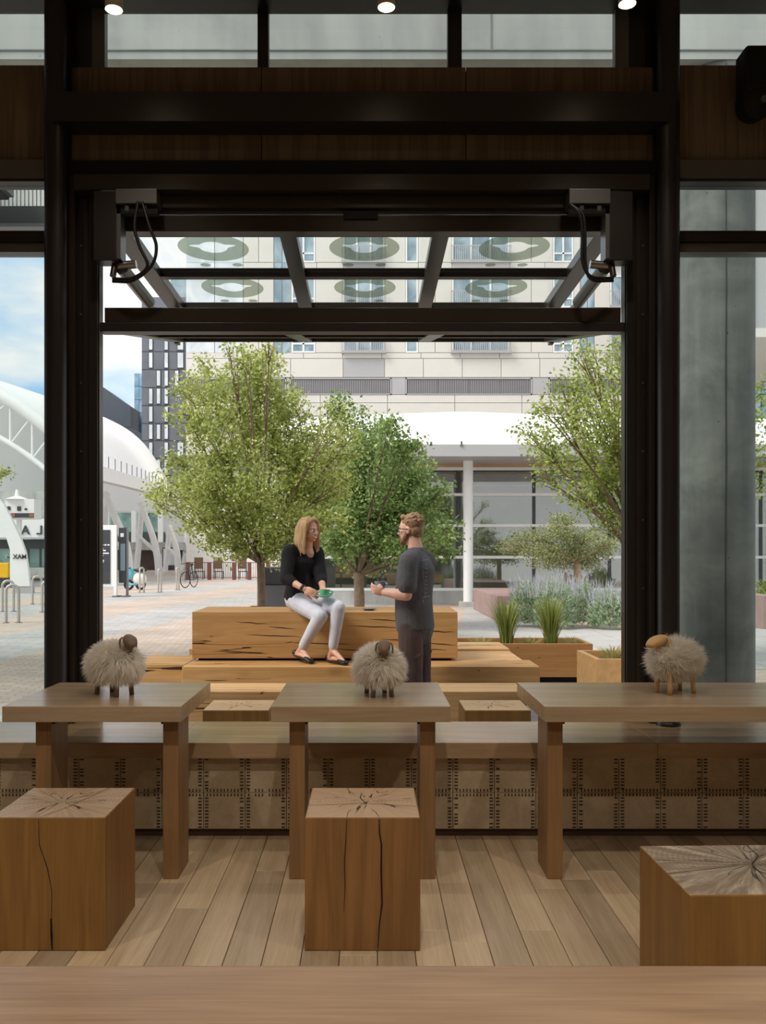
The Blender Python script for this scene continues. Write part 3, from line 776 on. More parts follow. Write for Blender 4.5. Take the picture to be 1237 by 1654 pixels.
# ------------------------------------------------------------------ outside: paving
def pavemat():
    t = NT('plaza_paving')
    tc = t.n('TexCoord'); sx = t.n('SeparateXYZ'); t.l(tc.outputs['Object'], sx.inputs[0])
    u = t.math('SUBTRACT', sx.outputs[0], t.math('MULTIPLY', sx.outputs[1], 0.115))
    wob = t.noise(t.coords((1, 1, 1)), 0.35, 2, 0.5)
    band = t.math('SINE', t.math('MULTIPLY_ADD', u, 1.55, 0.4))
    bm_ = t.math('GREATER_THAN', band, 0.1)
    br = t.n('TexBrick'); br.inputs['Scale'].default_value = 1.0
    for k, v in (('Brick Width', 0.22), ('Row Height', 0.11), ('Mortar Size', 0.006), ('Bias', 0.0)): br.inputs[k].default_value = v
    br.inputs['Color1'].default_value = lin(206, 190, 176); br.inputs['Color2'].default_value = lin(184, 170, 160); br.inputs['Mortar'].default_value = lin(150, 140, 130)
    t.l(t.coords((1, 1, 1), rot=(0, 0, -0.115)), br.inputs['Vector'])
    b2 = t.n('TexBrick'); b2.inputs['Scale'].default_value = 1.0
    for k, v in (('Brick Width', 0.45), ('Row Height', 0.22), ('Mortar Size', 0.006)): b2.inputs[k].default_value = v
    b2.inputs['Color1'].default_value = lin(190, 188, 186); b2.inputs['Color2'].default_value = lin(172, 172, 172); b2.inputs['Mortar'].default_value = lin(140, 140, 140)
    t.l(t.coords((1, 1, 1), rot=(0, 0, -0.115)), b2.inputs['Vector'])
    col = t.mix(bm_, br.outputs['Color'], b2.outputs['Color'])
    dirt = t.noise(t.coords((1, 1, 1)), 0.5, 5, 0.6)
    cb = t.ramp(dirt, [(0.3, (0.82, 0.82, 0.82, 1)), (0.7, (1.08, 1.06, 1.04, 1))])
    col = t.mix(1.0, col, cb, 'MULTIPLY')
    t.principled(col, 0.75, bump=br.outputs['Fac'], bstr=0.1, bdist=0.004, spec=0.3); return t.m
M['paving'] = pavemat()
g = bar('ground', -120, 140, 4.86, 260, GZ - 0.5, GZ, M['paving']); tag(g, 'brick and stone paved plaza', kind='structure')
M['slab'] = plain('grey_slab', lin(176, 174, 172), 0.75, 0, 0.1, 3)
g2 = structure('paving_strip', 'grey slab path beside the planters', (4.0, 14, GZ))
for i in range(7):
    for j in range(7):
        bar('slab', 1.5 + i * 0.9, 2.385 + i * 0.9, 11.2 + j * 0.9, 12.085 + j * 0.9, GZ - 0.02, GZ + 0.006, M['slab'], g2)

# overhang of the building: beam, soffit and the round column
ov = structure('ceiling_overhang', 'concrete overhang outside the clerestory', (0, 6.5, 5))
bar('beam', -14, 14, 6.62, 7.6, 4.99, 6.4, M['concrete_lt'], ov)
bar('form_joint', -14, 14, 6.612, 6.62, 5.05, 5.06, M['concrete'], ov)
for x in (-2.2, 0.9, 3.9): bar('form_joint', x, x + 0.008, 6.612, 6.62, 5.06, 6.0, M['concrete'], ov)
def colmat():
    t = NT('column_concrete'); v = t.coords((1, 1, 1))
    a = t.noise(v, 1.6, 7, 0.65, 0.8); b = t.noise(t.coords((10, 10, 0.6)), 1.0, 5, 0.62); c_ = t.noise(t.coords((2, 2, 9)), 1.0, 3, 0.5)
    f = t.math('ADD', t.math('ADD', t.math('MULTIPLY', a, 0.62), t.math('MULTIPLY', b, 0.2)), t.math('MULTIPLY', c_, 0.18))
    col = t.ramp(f, [(0.30, lin(62, 66, 64)), (0.5, lin(112, 117, 113)), (0.68, lin(146, 149, 142))])
    vo = t.n('TexVoronoi'); vo.inputs['Scale'].default_value = 9; t.l(v, vo.inputs['Vector'])
    pk = t.math('MULTIPLY', t.math('LESS_THAN', vo.outputs['Distance'], 0.055), t.math('GREATER_THAN', a, 0.52))
    col = t.mix(pk, col, lin(62, 62, 60))
    t.principled(col, 0.7, bump=f, bstr=0.3, bdist=0.01); return t.m
M['column'] = colmat()
cc = thing('concrete_column', 'thick round concrete column outside the right window', 'column', (2.674, 6.9, GZ))
auto_smooth(MB().lathe([(0.276, 0), (0.276, 5.2)], (2.674, 6.9, GZ), 48).build('shaft', M['column'], cc))
mb = MB(); pts = [(2.674 + 0.277 * math.sin(-0.13 + 0.02 * mnoise.noise(Vector((z, 0, 0)))), 6.9 - 0.277 * math.cos(0.13), GZ + z) for z in [i * 0.13 for i in range(40)]]
mb.tube(pts, [0.004 + 0.005 * abs(mnoise.noise(Vector((i * 0.6, 3, 0)))) for i in range(40)], 6).build('form_seam', M['dark'], cc)
# canopy strip over the left window
cv = thing('side_canopy', 'ribbed light metal canopy with dark edge beam seen through the left window', 'canopy', (-6, 9, GZ))
bar('edge_beam', -12, -2.72, 9.0, 9.15, 4.66, 4.82, M['dark'], cv); bar('beam_edge', -12, -2.72, 8.99, 9.15, 4.62, 4.655, M['alu'], cv)
for i in range(60): bar('rib', -5.0 + i * 0.04, -4.972 + i * 0.04, 9.0, 9.05, 4.83, 5.4, M['white'], cv)
bar('post', -11.5, -11.3, 9.02, 9.14, GZ, 4.66, M['dark'], cv); bar('roof_panel', -12, -2.72, 9.05, 11, 5.3, 5.4, M['white'], cv)
bar('back_panel', -12, -2.72, 9.052, 9.07, 4.83, 5.3, M['white'], cv)
fl_ = thing('flood_light', 'dark floodlight fixed to the canopy edge behind the left window', 'lamp', (-3.70, 8.8, 4.82))
MB().prism([(-4.1, 8.6, 4.84), (-3.56, 8.6, 4.84), (-3.5, 8.6, 4.95), (-3.52, 8.6, 5.07), (-4.1, 8.6, 5.07)], (0, 0.28, 0)).build('body', M['dark'], fl_, bevel=0.01)
bar('face', -3.57, -3.5, 8.62, 8.86, 4.86, 5.05, M['alu'], fl_); bar('arm', -3.85, -3.8, 8.86, 8.99, 4.76, 4.86, M['dark'], fl_)

# ------------------------------------------------------------------ timber seating outside
def timber(name, label, cat, x0, x1, y0, y1, z0, z1, mat='timber', base=True, group=None, recess=0.05):
    o = thing(name, label, cat, ((x0 + x1) / 2, (y0 + y1) / 2, GZ if base else z0), group)
    bar('timber', x0, x1, y0, y1, z0, z1, M[mat], o, 0.006)
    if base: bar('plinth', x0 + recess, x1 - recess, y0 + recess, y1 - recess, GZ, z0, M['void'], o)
    return o
ST = 0.385
# block the woman sits on
blk = thing('timber_bench', 'large cracked oak beam bench the woman sits on', 'bench', (-0.4, 8.4, ST))
bar('beam', -1.578, 0.797, 8.03, 8.82, 0.407, 0.823, M['timber'], blk, 0.006)
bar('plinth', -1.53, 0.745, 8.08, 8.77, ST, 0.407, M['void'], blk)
for i, (xs, z, l) in enumerate(((-1.2, 0.735, 0.3), (-1.1, 0.62, 0.5), (-0.75, 0.55, 0.6), (-1.4, 0.47, 0.5), (-0.2, 0.70, 0.5), (0.1, 0.58, 0.4), (0.45, 0.66, 0.32), (0.3, 0.5, 0.4), (-0.3, 0.49, 0.4), (0.0, 0.76, 0.3), (0.5, 0.545, 0.28), (-0.9, 0.69, 0.25))):
    pts = [(xs + l * k / 9, 8.0294, z - 0.02 * k / 9 + 0.007 * mnoise.noise(Vector((xs * 3 + k * 0.5, i, 0)))) for k in range(10)]
    m = MB(); m.add([(p[0], p[1], p[2] + 0.0042 * math.sin(PI * (k + 0.3) / 10)) for k, p in enumerate(pts)] + [(p[0], p[1], p[2] - 0.0042 * math.sin(PI * (k + 0.3) / 10)) for k, p in enumerate(pts)],
                    [(k, k + 1, 11 + k, 10 + k) for k in range(9)]); m.build('crack', M['void'], blk, fix=False)
stp = thing('timber_step', 'long oak step under the feet of the woman', 'step', (-0.05, 7.9, GZ))
bar('timber', -1.58, 1.454, 7.61, 8.11, 0.19, ST, M['timber'], stp, 0.006); bar('timber', -1.58, 1.40, 8.115, 8.9, 0.19, ST - 0.006, M['timber_pale'], stp, 0.006)
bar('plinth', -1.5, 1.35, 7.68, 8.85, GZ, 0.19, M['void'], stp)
timber('timber_step', 'oak step end on the left behind the long-haired sheep', 'step', -2.05, -1.59, 7.80, 8.5, 0.13, 0.383, 'timber')
timber('timber_step', 'low oak deck slab showing at the right end of the beam bench', 'step', -1.78, 1.40, 8.905, 9.6, 0.22, 0.40, 'timber_pale')
timber('timber_bench', 'long oak plank bench between the man and the window', 'bench', -1.30, 1.13, 6.45, 6.88, 0.13, 0.352, 'timber_pale')
for lab, xa in (('outdoor oak log stool behind the gap beside the left table', -1.048), ('outdoor oak log stool behind the gap beside the right table', 0.607)):
    o = thing('log_stool', lab, 'stool', (xa + 0.2, 5.88, GZ), 'outdoor log stools behind the window bench')
    m = MB(); m.box(xa, xa + 0.42, 5.67, 6.07, GZ, 0.353); m.m = [0, 1, 0, 0, 0, 0]
    m.build('block', [M['stool_plain'], M['timber_end']], o, bevel=0.005)

# planters
def planter(label, x0, x1, y0, y1, z, mat, th=0.05):
    o = thing('planter_box', label, 'planter', ((x0 + x1) / 2, (y0 + y1) / 2, GZ))
    z0 = GZ + 0.07
    bar('front_board', x0, x1, y0, y0 + th, z0, z, M[mat], o, 0.004); bar('back_board', x0, x1, y1 - th, y1, z0, z, M[mat], o, 0.004)
    bar('side_board', x0, x0 + th, y0 + th, y1 - th, z0, z - 0.001, M[mat], o, 0.004); bar('side_board', x1 - th, x1, y0 + th, y1 - th, z0, z - 0.001, M[mat], o, 0.004)
    bar('plinth', x0 + 0.05, x1 - 0.05, y0 + 0.05, y1 - 0.05, GZ, z0, M['void'], o)
    bar('soil', x0 + th, x1 - th, y0 + th, y1 - th, z0, z - 0.06, M['soil'], o)
    bar('base_board', x0, x1 - 0.15, y0 - 0.012, y0, z0 + 0.0, z0 + 0.1, M[mat], o, 0.003)
    return o
planter('long oak planter with two tall grass clumps', 0.85, 2.50, 10.0, 10.75, 0.34, 'planter')
planter('tan planter box at the right partly behind the door post', 2.17, 3.6, 8.55, 9.35, 0.34, 'planter_ply')

def blades(n, c, r, h, spread, seed, w=0.006, droop=0.3, seg=3):
    sr = random.Random(seed); m = MB()
    for _ in range(n):
        a = sr.uniform(0, 2 * PI); q = r * math.sqrt(sr.random())
        p = Vector((c[0] + q * math.cos(a), c[1] + q * math.sin(a), c[2]))
        hh = h * sr.uniform(0.55, 1.0); out = Vector((math.cos(a), math.sin(a), 0)) * spread * sr.uniform(0.2, 1.0) * (0.4 + q / max(r, 1e-6))
        side = Vector((-math.sin(a + sr.uniform(-1, 1)), math.cos(a), 0)).normalized() * w
        vs = []; pts = []
        for k in range(seg + 1):
            t = k / seg
            pts.append(p + Vector((0, 0, hh * t * (1 - droop * t * t * 0.4))) + out * (t ** 1.8))
        for k in range(seg): vs += [pts[k] - side * (1 - k / seg * 0.7), pts[k] + side * (1 - k / seg * 0.7)]
        vs.append(pts[-1])
        fs = [(2 * k, 2 * k + 1, 2 * k + 3, 2 * k + 2) for k in range(seg - 1)] + [(2 * seg - 2, 2 * seg - 1, 2 * seg)]
        m.add(vs, fs)
    return m
M['grass'] = leafmat('tall_grass', [(0, lin(96, 122, 48)), (0.5, lin(140, 160, 70)), (0.85, lin(188, 186, 120)), (1, lin(210, 190, 140))], 0.35)
M['tuft'] = leafmat('dry_tuft', [(0, lin(150, 150, 84)), (0.6, lin(190, 180, 120)), (1, lin(214, 196, 150))], 0.3)
M['sage'] = leafmat('sage_leaf', [(0, lin(122, 146, 108)), (0.6, lin(176, 194, 160)), (1, lin(212, 220, 200))], 0.35)
M['lav'] = leafmat('lavender_bloom', [(0, lin(166, 170, 178)), (1, lin(206, 208, 212))], 0.3)
for lab, px in (('tall upright grass clump at the left end of the long planter', 818), ('tall upright grass clump in the middle of the long planter', 889)):
    p = at(px, 1030, 10.4); o = thing('grass_clump', lab, 'grass', (p.x, 10.4, 0.28), 'tall grass clumps in the planter')
    b = blades(320, (p.x, 10.4, 0.28), 0.07, 0.72, 0.19, px, 0.006, 0.4, 4).build('blades', M['grass'], o, fix=False); b['kind'] = 'stuff'
for i, (px, Y, lab) in enumerate(((775, 10.35, 'small dry grass tuft near the planter corner beside the beam bench'), (855, 10.3, 'small dry grass tuft between the two tall clumps'), (922, 10.35, 'small dry grass tuft at the right end of the long planter'),
                                  (990, 9.0, 'dry grass tuft in the tan planter box'))):
    p = at(px, 1035, Y); o = thing('grass_tuft', lab, 'grass', (p.x, Y, 0.28), 'dry tufts in the planters')
    b = blades(150, (p.x, Y, 0.28), 0.10, 0.17 if Y > 9.5 else 0.22, 0.16, px, 0.004, 0.8).build('blades', M['tuft'], o, fix=False); b['kind'] = 'stuff'

# lavender and sage row
def shrub(label, px, Y, h, r, seed, mat='sage', bloom=True, n=900, name='lavender_bush'):
    p = at(px, 1000, Y); o = thing(name, label, 'shrub', (p.x, Y, GZ), 'shrubs along the path')
    sr = random.Random(seed); m = MB()
    for _ in range(n):
        a = sr.uniform(0, 2 * PI); u = sr.random(); s = math.sqrt(1 - u * u)
        q = sr.uniform(0.55, 1.0); P0 = Vector((p.x + r * s * math.cos(a) * q, Y + r * 0.8 * s * math.sin(a) * q, GZ + 0.04 + h * u * q))
        for _k in range(3):
            d = Vector((s * math.cos(a) * 0.6 + sr.gauss(0, .5), s * math.sin(a) * 0.6 + sr.gauss(0, .5), 0.8 + sr.gauss(0, .35))).normalized()
            aa, bb = frame_of(d, (sr.random(), sr.random(), sr.random())); L = sr.uniform(0.07, 0.13); w = 0.012
            m.add([P0, P0 + d * L * 0.5 + aa * w, P0 + d * L, P0 + d * L * 0.5 - aa * w], [(0, 1, 2, 3)])
    f = m.build('foliage', M[mat], o, fix=False); f['kind'] = 'stuff'
    if bloom:
        m = MB()
        for _ in range(120):
            a = sr.uniform(0, 2 * PI); q = r * math.sqrt(sr.random()); d = Vector((sr.gauss(0, .3), sr.gauss(0, .3), 1)).normalized()
            P0 = Vector((p.x + q * math.cos(a), Y + q * math.sin(a), GZ + h * (0.65 + 0.3 * (1 - q / r)))); L = sr.uniform(0.25, 0.45)
            aa, bb = frame_of(d, (1, 0, 0)); m.add([P0 - aa * .004, P0 + aa * .004, P0 + d * L * 0.6 + aa * .004, P0 + d * L * 0.6 - aa * 0.004], [(0, 1, 2, 3)])
            m.add([P0 + d * L * 0.55 - aa * .005, P0 + d * L * 0.55 + aa * .005, P0 + d * L], [(0, 1, 2)])
        f = m.build('flower_spikes', M['lav'], o, fix=False); f['kind'] = 'stuff'
for i, (px, Y, h, r, lab) in enumerate(((852, 17.9, 0.85, 0.40, 'silvery lavender bush at the left end of the row'), (897, 17.3, 0.95, 0.42, 'tallest silvery lavender bush under the small tree'), (942, 17.9, 0.85, 0.42, 'silvery lavender bush right of the tallest one'),
                                        (985, 17.2, 0.7, 0.42, 'low silvery sage bush beside the door post'))):
    shrub(lab, px, Y, h, r, 40 + i)
shrub('green shrub seen at the right edge past the concrete column', 1246, 19.0, 0.9, 0.55, 77, 'grass', False, 900, 'green_shrub')
M['redstone'] = plain('rose_stone', lin(158, 134, 128), 0.8, 0, 0.12, 3)
o = thing('stone_bench', 'rose-grey stone block beside the lavender row', 'bench', (3.6, 21, GZ)); bar('block', 2.75, 4.6, 19.2, 23.5, GZ, 0.45, M['redstone'], o, 0.02)
o = thing('stone_curb', 'rose-grey stone curb at the right edge past the column', 'curb', (8.2, 19, GZ)); bar('block', 7.55, 7.85, 17.2, 20.5, GZ, 0.55, M['redstone'], o, 0.02)

# ------------------------------------------------------------------ trees
M['bark'] = plain('tree_bark', lin(126, 108, 90), 0.85, 0, 0.3, 14, bump=0.5)
M['bark_pale'] = plain('pale_twig', lin(176, 156, 134), 0.85, 0, 0.2, 14)
M['leaf1'] = leafmat('pear_leaf', [(0, lin(112, 130, 62)), (0.4, lin(158, 170, 86)), (0.8, lin(192, 200, 118)), (1, lin(218, 220, 154))], 0.48)
M['leaf2'] = leafmat('dense_leaf', [(0, lin(88, 114, 62)), (0.5, lin(128, 152, 88)), (0.9, lin(160, 182, 112)), (1, lin(190, 204, 136))], 0.42)
M['leaf3'] = leafmat('olive_leaf', [(0, lin(96, 112, 66)), (0.5, lin(140, 152, 98)), (1, lin(186, 188, 136))], 0.36)
M['leaf4'] = leafmat('bright_leaf', [(0, lin(104, 128, 56)), (0.45, lin(148, 166, 78)), (0.85, lin(184, 196, 108)), (1, lin(212, 216, 144))], 0.45)
def tree(label, base, fork_z, r0, blobs, n, ls, mat, seed, bark='bark', stems=1, flat=1.0, group=None, twig_r=0.006, clump=0.75, twigs=7):
    sr = random.Random(seed)
    o = thing('tree', label, 'tree', base, group)
    bx, by, bz = base
    tr = MB(); fk = Vector((bx, by, fork_z))
    tr.tube(catmull([(bx, by, bz), (bx + 0.015, by, (bz + fork_z) / 2), fk], 5), [r0 * 1.12] * 3 + [r0] * 4 + [r0 * 0.95] * 4, 10)
    tw = []
    for i, (cx, cy, cz, rx, ry, rz) in enumerate(blobs):
        c = Vector((cx, cy, cz)); mid = fk.lerp(c, 0.45) + Vector((sr.uniform(-.1, .1), sr.uniform(-.1, .1), sr.uniform(-.02, .12)))
        pts = catmull([fk + Vector((0, 0, -0.05)), mid, c], 6); L = len(pts)
        rb = r0 * 0.32
        tr.tube(pts, [rb * (1 - 0.72 * k / (L - 1)) for k in range(L)], 6)
        for k in range(twigs):
            u = sr.uniform(-0.7, 1); a = sr.uniform(0, 2 * PI); s = math.sqrt(1 - u * u)
            e = c + Vector((rx * s * math.cos(a), ry * s * math.sin(a), rz * u)) * sr.uniform(0.75, 1.05)
            st = pts[sr.randrange(L // 2, L)]
            md = st.lerp(e, 0.5) + Vector((0, 0, 0.05 * sr.random()))
            tp = catmull([st, md, e], 3)
            tr.tube(tp, [twig_r * 1.5 * (1 - 0.7 * q / (len(tp) - 1)) for q in range(len(tp))], 4)
            tw.append((tp, i))
    tr.build('trunk', M[bark], o, smooth=True, fix=False)
    lf = MB()
    vol = [b[3] * b[5] for b in blobs]; tot = sum(vol)
    byb = {}
    for tp, i in tw: byb.setdefault(i, []).append(tp)
    for i, b in enumerate(blobs):
        for _ in range(int(n * vol[i] / tot)):
            if sr.random() < clump:
                tp = sr.choice(byb[i]); P0 = tp[sr.randrange(1, len(tp))] + Vector((sr.gauss(0, 1), sr.gauss(0, 1), sr.gauss(0, 1))) * 0.085 * (b[3] / 0.5) ** 0.5
            else:
                u = sr.uniform(-1, 1); a = sr.uniform(0, 2 * PI); s = math.sqrt(1 - u * u); q = sr.random() ** 0.4 * 1.0
                P0 = Vector((b[0] + b[3] * s * math.cos(a) * q, b[1] + b[4] * s * math.sin(a) * q, b[2] + b[5] * u * q))
            d = Vector((sr.gauss(0, 1), sr.gauss(0, 1), sr.gauss(-0.35, 0.7))).normalized()
            aa, bb = frame_of(d, (sr.gauss(0, 1), sr.gauss(0, 1), sr.gauss(0.8, 1)))
            L = ls * sr.uniform(0.7, 1.25); w = L * 0.30
            lf.add([P0, P0 + d * L * 0.45 + bb * w - aa * w * 0.25, P0 + d * L, P0 + d * L * 0.45 - bb * w - aa * w * 0.25, P0 + d * L * 0.5], [(0, 1, 4), (1, 2, 4), (2, 3, 4), (3, 0, 4)])
    f = lf.build('foliage', M[mat], o, fix=False); f['kind'] = 'stuff'
    return o
def bl(lst, Y, dep=1.0, seed=0, g=1.0):
    sr = random.Random(seed); out = []
    for it in lst:
        px, py, rx = it[:3]; ry = (it[3] if len(it) > 3 else rx) * g; rx *= g
        yy = Y + sr.uniform(-dep, dep); p = at(px, py, yy); k = yy / F
        out.append((p.x, yy, p.z, rx * k, rx * k, ry * k))
    return out
A = [(400, 575, 22), (435, 580, 22), (335, 598, 26), (300, 625, 24), (345, 640, 42), (400, 630, 46), (445, 640, 40), (470, 660, 30), (300, 670, 30), (345, 700, 46), (400, 700, 52), (455, 710, 46), (500, 700, 40), (540, 675, 28), (555, 720, 28), (515, 745, 42),
     (300, 755, 32), (262, 785, 26), (300, 800, 42), (350, 780, 50), (410, 780, 52), (470, 790, 50), (530, 800, 38), (560, 775, 22), (325, 840, 36), (380, 850, 45), (440, 850, 40), (490, 840, 36), (345, 875, 22), (255, 815, 20), (545, 840, 22), (450, 890, 26), (375, 890, 24), (420, 600, 35), (370, 560, 12), (435, 555, 12)]
pA = at(421, 980, 14.0)
tree('wide bright pear tree behind the woman', (pA.x, 14.0, GZ), at(421, 905, 14).z, 0.068, bl(A, 14.0, 1.2, 1, 1.15), 34000, 0.064, 'leaf1', 101)
B = [(550, 655, 24), (590, 690, 32), (625, 700, 30), (655, 725, 30), (580, 740, 42), (630, 765, 48), (680, 760, 26), (705, 800, 26), (580, 800, 46), (640, 820, 48), (690, 840, 36), (720, 860, 22), (570, 855, 42), (625, 870, 44), (680, 880, 34), (560, 895, 28), (610, 905, 26), (535, 870, 26), (725, 890, 16)]
pB = at(579, 975, 17.0)
tree('darker dense tree between the woman and the man', (pB.x, 17.0, GZ), at(582, 925, 17).z, 0.105, bl(B, 17.0, 1.2, 2, 1.15), 25000, 0.080, 'leaf2', 102)
Cc = [(935, 570, 24), (965, 590, 30), (1000, 575, 28), (905, 625, 24), (940, 630, 36), (990, 640, 40), (875, 660, 22), (910, 675, 36), (960, 690, 46), (1010, 690, 46), (850, 700, 22), (880, 725, 34), (930, 745, 40), (985, 750, 48), (870, 765, 18), (925, 790, 26), (965, 805, 36), (1005, 800, 40), (985, 845, 26), (1060, 620, 50), (1060, 700, 60), (1070, 780, 55), (1120, 660, 55), (1130, 750, 55), (1180, 690, 50), (1215, 660, 40), (1222, 740, 38), (1215, 790, 26), (1010, 555, 22), (1040, 870, 30), (1230, 620, 20)]
pC = at(1035, 1010, 11.5)
tree('bright tree at the right half hidden by the door post', (pC.x, 11.5, GZ), at(1035, 900, 11.5).z, 0.07, bl(Cc, 11.5, 1.0, 3, 1.15), 20000, 0.056, 'leaf4', 103)
D = [(850, 868, 34, 14), (895, 858, 40, 16), (940, 868, 40, 16), (820, 885, 26, 10), (865, 890, 46, 14), (915, 892, 48, 16), (960, 895, 34, 14), (890, 910, 44, 11), (940, 912, 36, 10), (910, 838, 30, 10), (980, 880, 22, 12)]
pD = at(932, 960, 20.0)
tree('small spreading olive-green tree over the lavender', (pD.x, 20.0, GZ), at(925, 905, 20).z, 0.085, bl(D, 20.0, 0.7, 4), 12000, 0.05, 'leaf3', 104, 'bark_pale', twigs=12, twig_r=0.007)
E_ = [(-30, 768, 35, 12), (8, 765, 22, 8), (-60, 750, 60, 30)]
pE = at(-90, 980, 15)
tree('leafy branch tip entering the left window from outside', (pE.x, 15, GZ), at(-90, 840, 15).z, 0.07, bl(E_, 15, 0.3, 5), 1500, 0.06, 'leaf1', 105)
# dark slatted tree seat behind the beam bench
ts = thing('slatted_bench', 'grey slatted bench beside the trunk of the wide tree', 'bench', (-1.35, 13.4, GZ))
p0 = at(392, 983, 12.6)
for i in range(5): bar('slat', p0.x, p0.x + 0.62, 12.6 + i * 0.2, 12.77 + i * 0.2, 0.52, 0.56, M['dark'], ts)
for x in (0.03, 0.55): bar('leg', p0.x + x, p0.x + x + 0.05, 12.65, 13.5, GZ, 0.52, M['dark'], ts)
tb = thing('litter_bin', 'dark bin behind the woman beside the tree trunk', 'bin', (-1.15, 15.5, GZ)); p = at(448, 940, 15.5)
bar('body', p.x - 0.22, p.x + 0.22, 15.3, 15.7, GZ, 0.82, M['alu'], tb, 0.02); bar('lid', p.x - 0.25, p.x + 0.25, 15.27, 15.73, 0.82, 1.12, M['dark'], tb, 0.05)
# ------------------------------------------------------------------ pavilion with white roof
M['panel'] = plain('beige_panel', lin(216, 214, 207), 0.7, 0, 0.035, 0.5)
M['joint'] = plain('panel_joint', lin(234, 231, 225), 0.8)
M['greypanel'] = plain('grey_panel', lin(176, 177, 178), 0.6, 0, 0.03, 0.5)
M['vent'] = None
def ventmat():
    t = NT('louvre_grey'); tc = t.n('TexCoord'); sx = t.n('SeparateXYZ'); t.l(tc.outputs['Object'], sx.inputs[0])
    s = t.math('MULTIPLY_ADD', t.math('SINE', t.math('MULTIPLY', sx.outputs[0], 42)), 0.5, 0.5)
    n = t.noise(t.coords((1, 1, 3)), 0.6, 3)
    col = t.mix(s, lin(104, 104, 106), lin(146, 146, 148)); col = t.mix(t.math('MULTIPLY', n, 0.35), col, lin(80, 80, 82))
    t.principled(col, 0.6, bump=s, bstr=0.3, bdist=0.03); return t.m
M['vent'] = ventmat()
def paneglass(name, c1, c2, rough=0.12):
    t = NT(name); v = t.coords((0.6, 0.6, 0.35), vary=9); n = t.noise(v, 1.2, 3, 0.5, 1.0)
    t.principled(t.ramp(n, [(0.35, c1), (0.65, c2)]), rough, spec=0.9); return t.m
M['pane_blue'] = paneglass('facade_glass', lin(112, 138, 150), lin(170, 192, 202))
M['pane_sky'] = paneglass('tower_glass', lin(120, 170, 205), lin(176, 208, 228))
M['pane_pale'] = paneglass('pale_pane', lin(196, 206, 212), lin(226, 232, 236))
M['pavglass'] = thin_glass('pavilion_glass', (0.84, 0.88, 0.84, 1), 0.24, 0.02)
M['pavwall'] = plain('pavilion_wall', lin(222, 222, 206), 0.8, 0, 0.2, 0.5)
M['pavwood'] = plain('pavilion_soffit', lin(176, 146, 112), 0.6, 0, 0.12, 1.0)
pv = thing('pavilion', 'glazed pavilion with a white domed roof behind the trees', 'building', (5.5, 28, GZ))
rf = MB(); NX, NY = 40, 14; X0_, X1_ = -2.9, 17.5
def rz(x, t):
    top = 5.96 - 0.165 * (abs(x - 2.9) / 4.0) ** 1.15 if x < 9 else 5.96 - 0.165 * (6.1 / 4) ** 1.15 + 0.01 * (x - 9)
    return 4.2 + (top - 4.2) * math.sin(t * PI / 2) ** 0.9
vs = [(X0_ + (X1_ - X0_) * i / NX, 23.4 + 6.6 * (j / NY), rz(X0_ + (X1_ - X0_) * i / NX, j / NY)) for j in range(NY + 1) for i in range(NX + 1)]
vs += [(X0_ + (X1_ - X0_) * i / NX, 36.0, 4.2) for i in range(NX + 1)]
rf.add(vs, [(j * (NX + 1) + i, j * (NX + 1) + i + 1, (j + 1) * (NX + 1) + i + 1, (j + 1) * (NX + 1) + i) for j in range(NY + 1) for i in range(NX)])
rf.build('roof', M['membrane'], pv, smooth=True)
bar('fascia', X0_, X1_, 23.4, 36, 3.89, 4.2, M['greypanel'], pv)
for i in range(9): bar('roof_clip', -2.5 + i * 2.45, -2.45 + i * 2.45, 23.37, 23.4, 4.15, 4.28, M['alu'], pv)
for x in (at(756, 0, 24.6).x, at(756, 0, 24.6).x + 7.2):
    auto_smooth(MB().lathe([(0.135, 0.12), (0.135, 3.99)], (x, 24.6, GZ), 24).build('column', M['white'], pv))
    bar('column_base', x - 0.24, x + 0.24, 24.36, 24.84, GZ, GZ + 0.14, M['concrete_lt'], pv)
WY = 26.0
bar('dado', -2.5, 17, WY - 0.05, WY + 0.2, GZ, 0.32, M['concrete_lt'], pv)
for z in (0.32, 1.25, 2.165, 3.06, 3.85): bar('transom', -2.5, 17, WY - 0.06, WY + 0.06, z - 0.04, z + 0.04, M['white'], pv)
xs = [at(740, 0, WY).x + 2.19 * i for i in range(-2, 7)]
for x in xs: bar('mullion', x - 0.045, x + 0.045, WY - 0.02, WY + 0.12, 0.36, 3.85, M['dark'], pv)
for a, b in zip(xs[:-1], xs[1:]):
    for z0, z1 in ((0.36, 1.21), (1.29, 2.125), (2.205, 3.02), (3.10, 3.81)):
        bar('pane', a + 0.05, b - 0.05, WY, WY + 0.012, z0, z1, M['pavglass'], pv)
bar('inner_wall', -2.5, 17, 29.5, 29.7, GZ, 4.0, M['pavwall'], pv); bar('inner_floor', -2.5, 17, 26.2, 29.5, GZ, 0.2, M['concrete_lt'], pv)
bar('bulkhead', -2.5, 17, 27.2, 27.4, 3.1, 3.89, M['pavwood'], pv); bar('bulkhead_trim', -2.5, 17, 27.15, 27.2, 3.40, 3.44, M['white'], pv)
bar('soffit_trim', -2.5, 17, 25.2, 25.4, 3.80, 3.89, M['pavwood'], pv); bar('soffit_trim', -2.5, 17, 25.6, 25.8, 3.74, 3.89, M['white'], pv)
for i in range(5): bar('inner_post', 0.6 + i * 2.7, 0.85 + i * 2.7, 28.2, 28.4, 0.2, 3.9, M['white'], pv)
bar('side_wall', -2.6, -2.5, 26, 36, GZ, 3.89, M['concrete_lt'], pv)

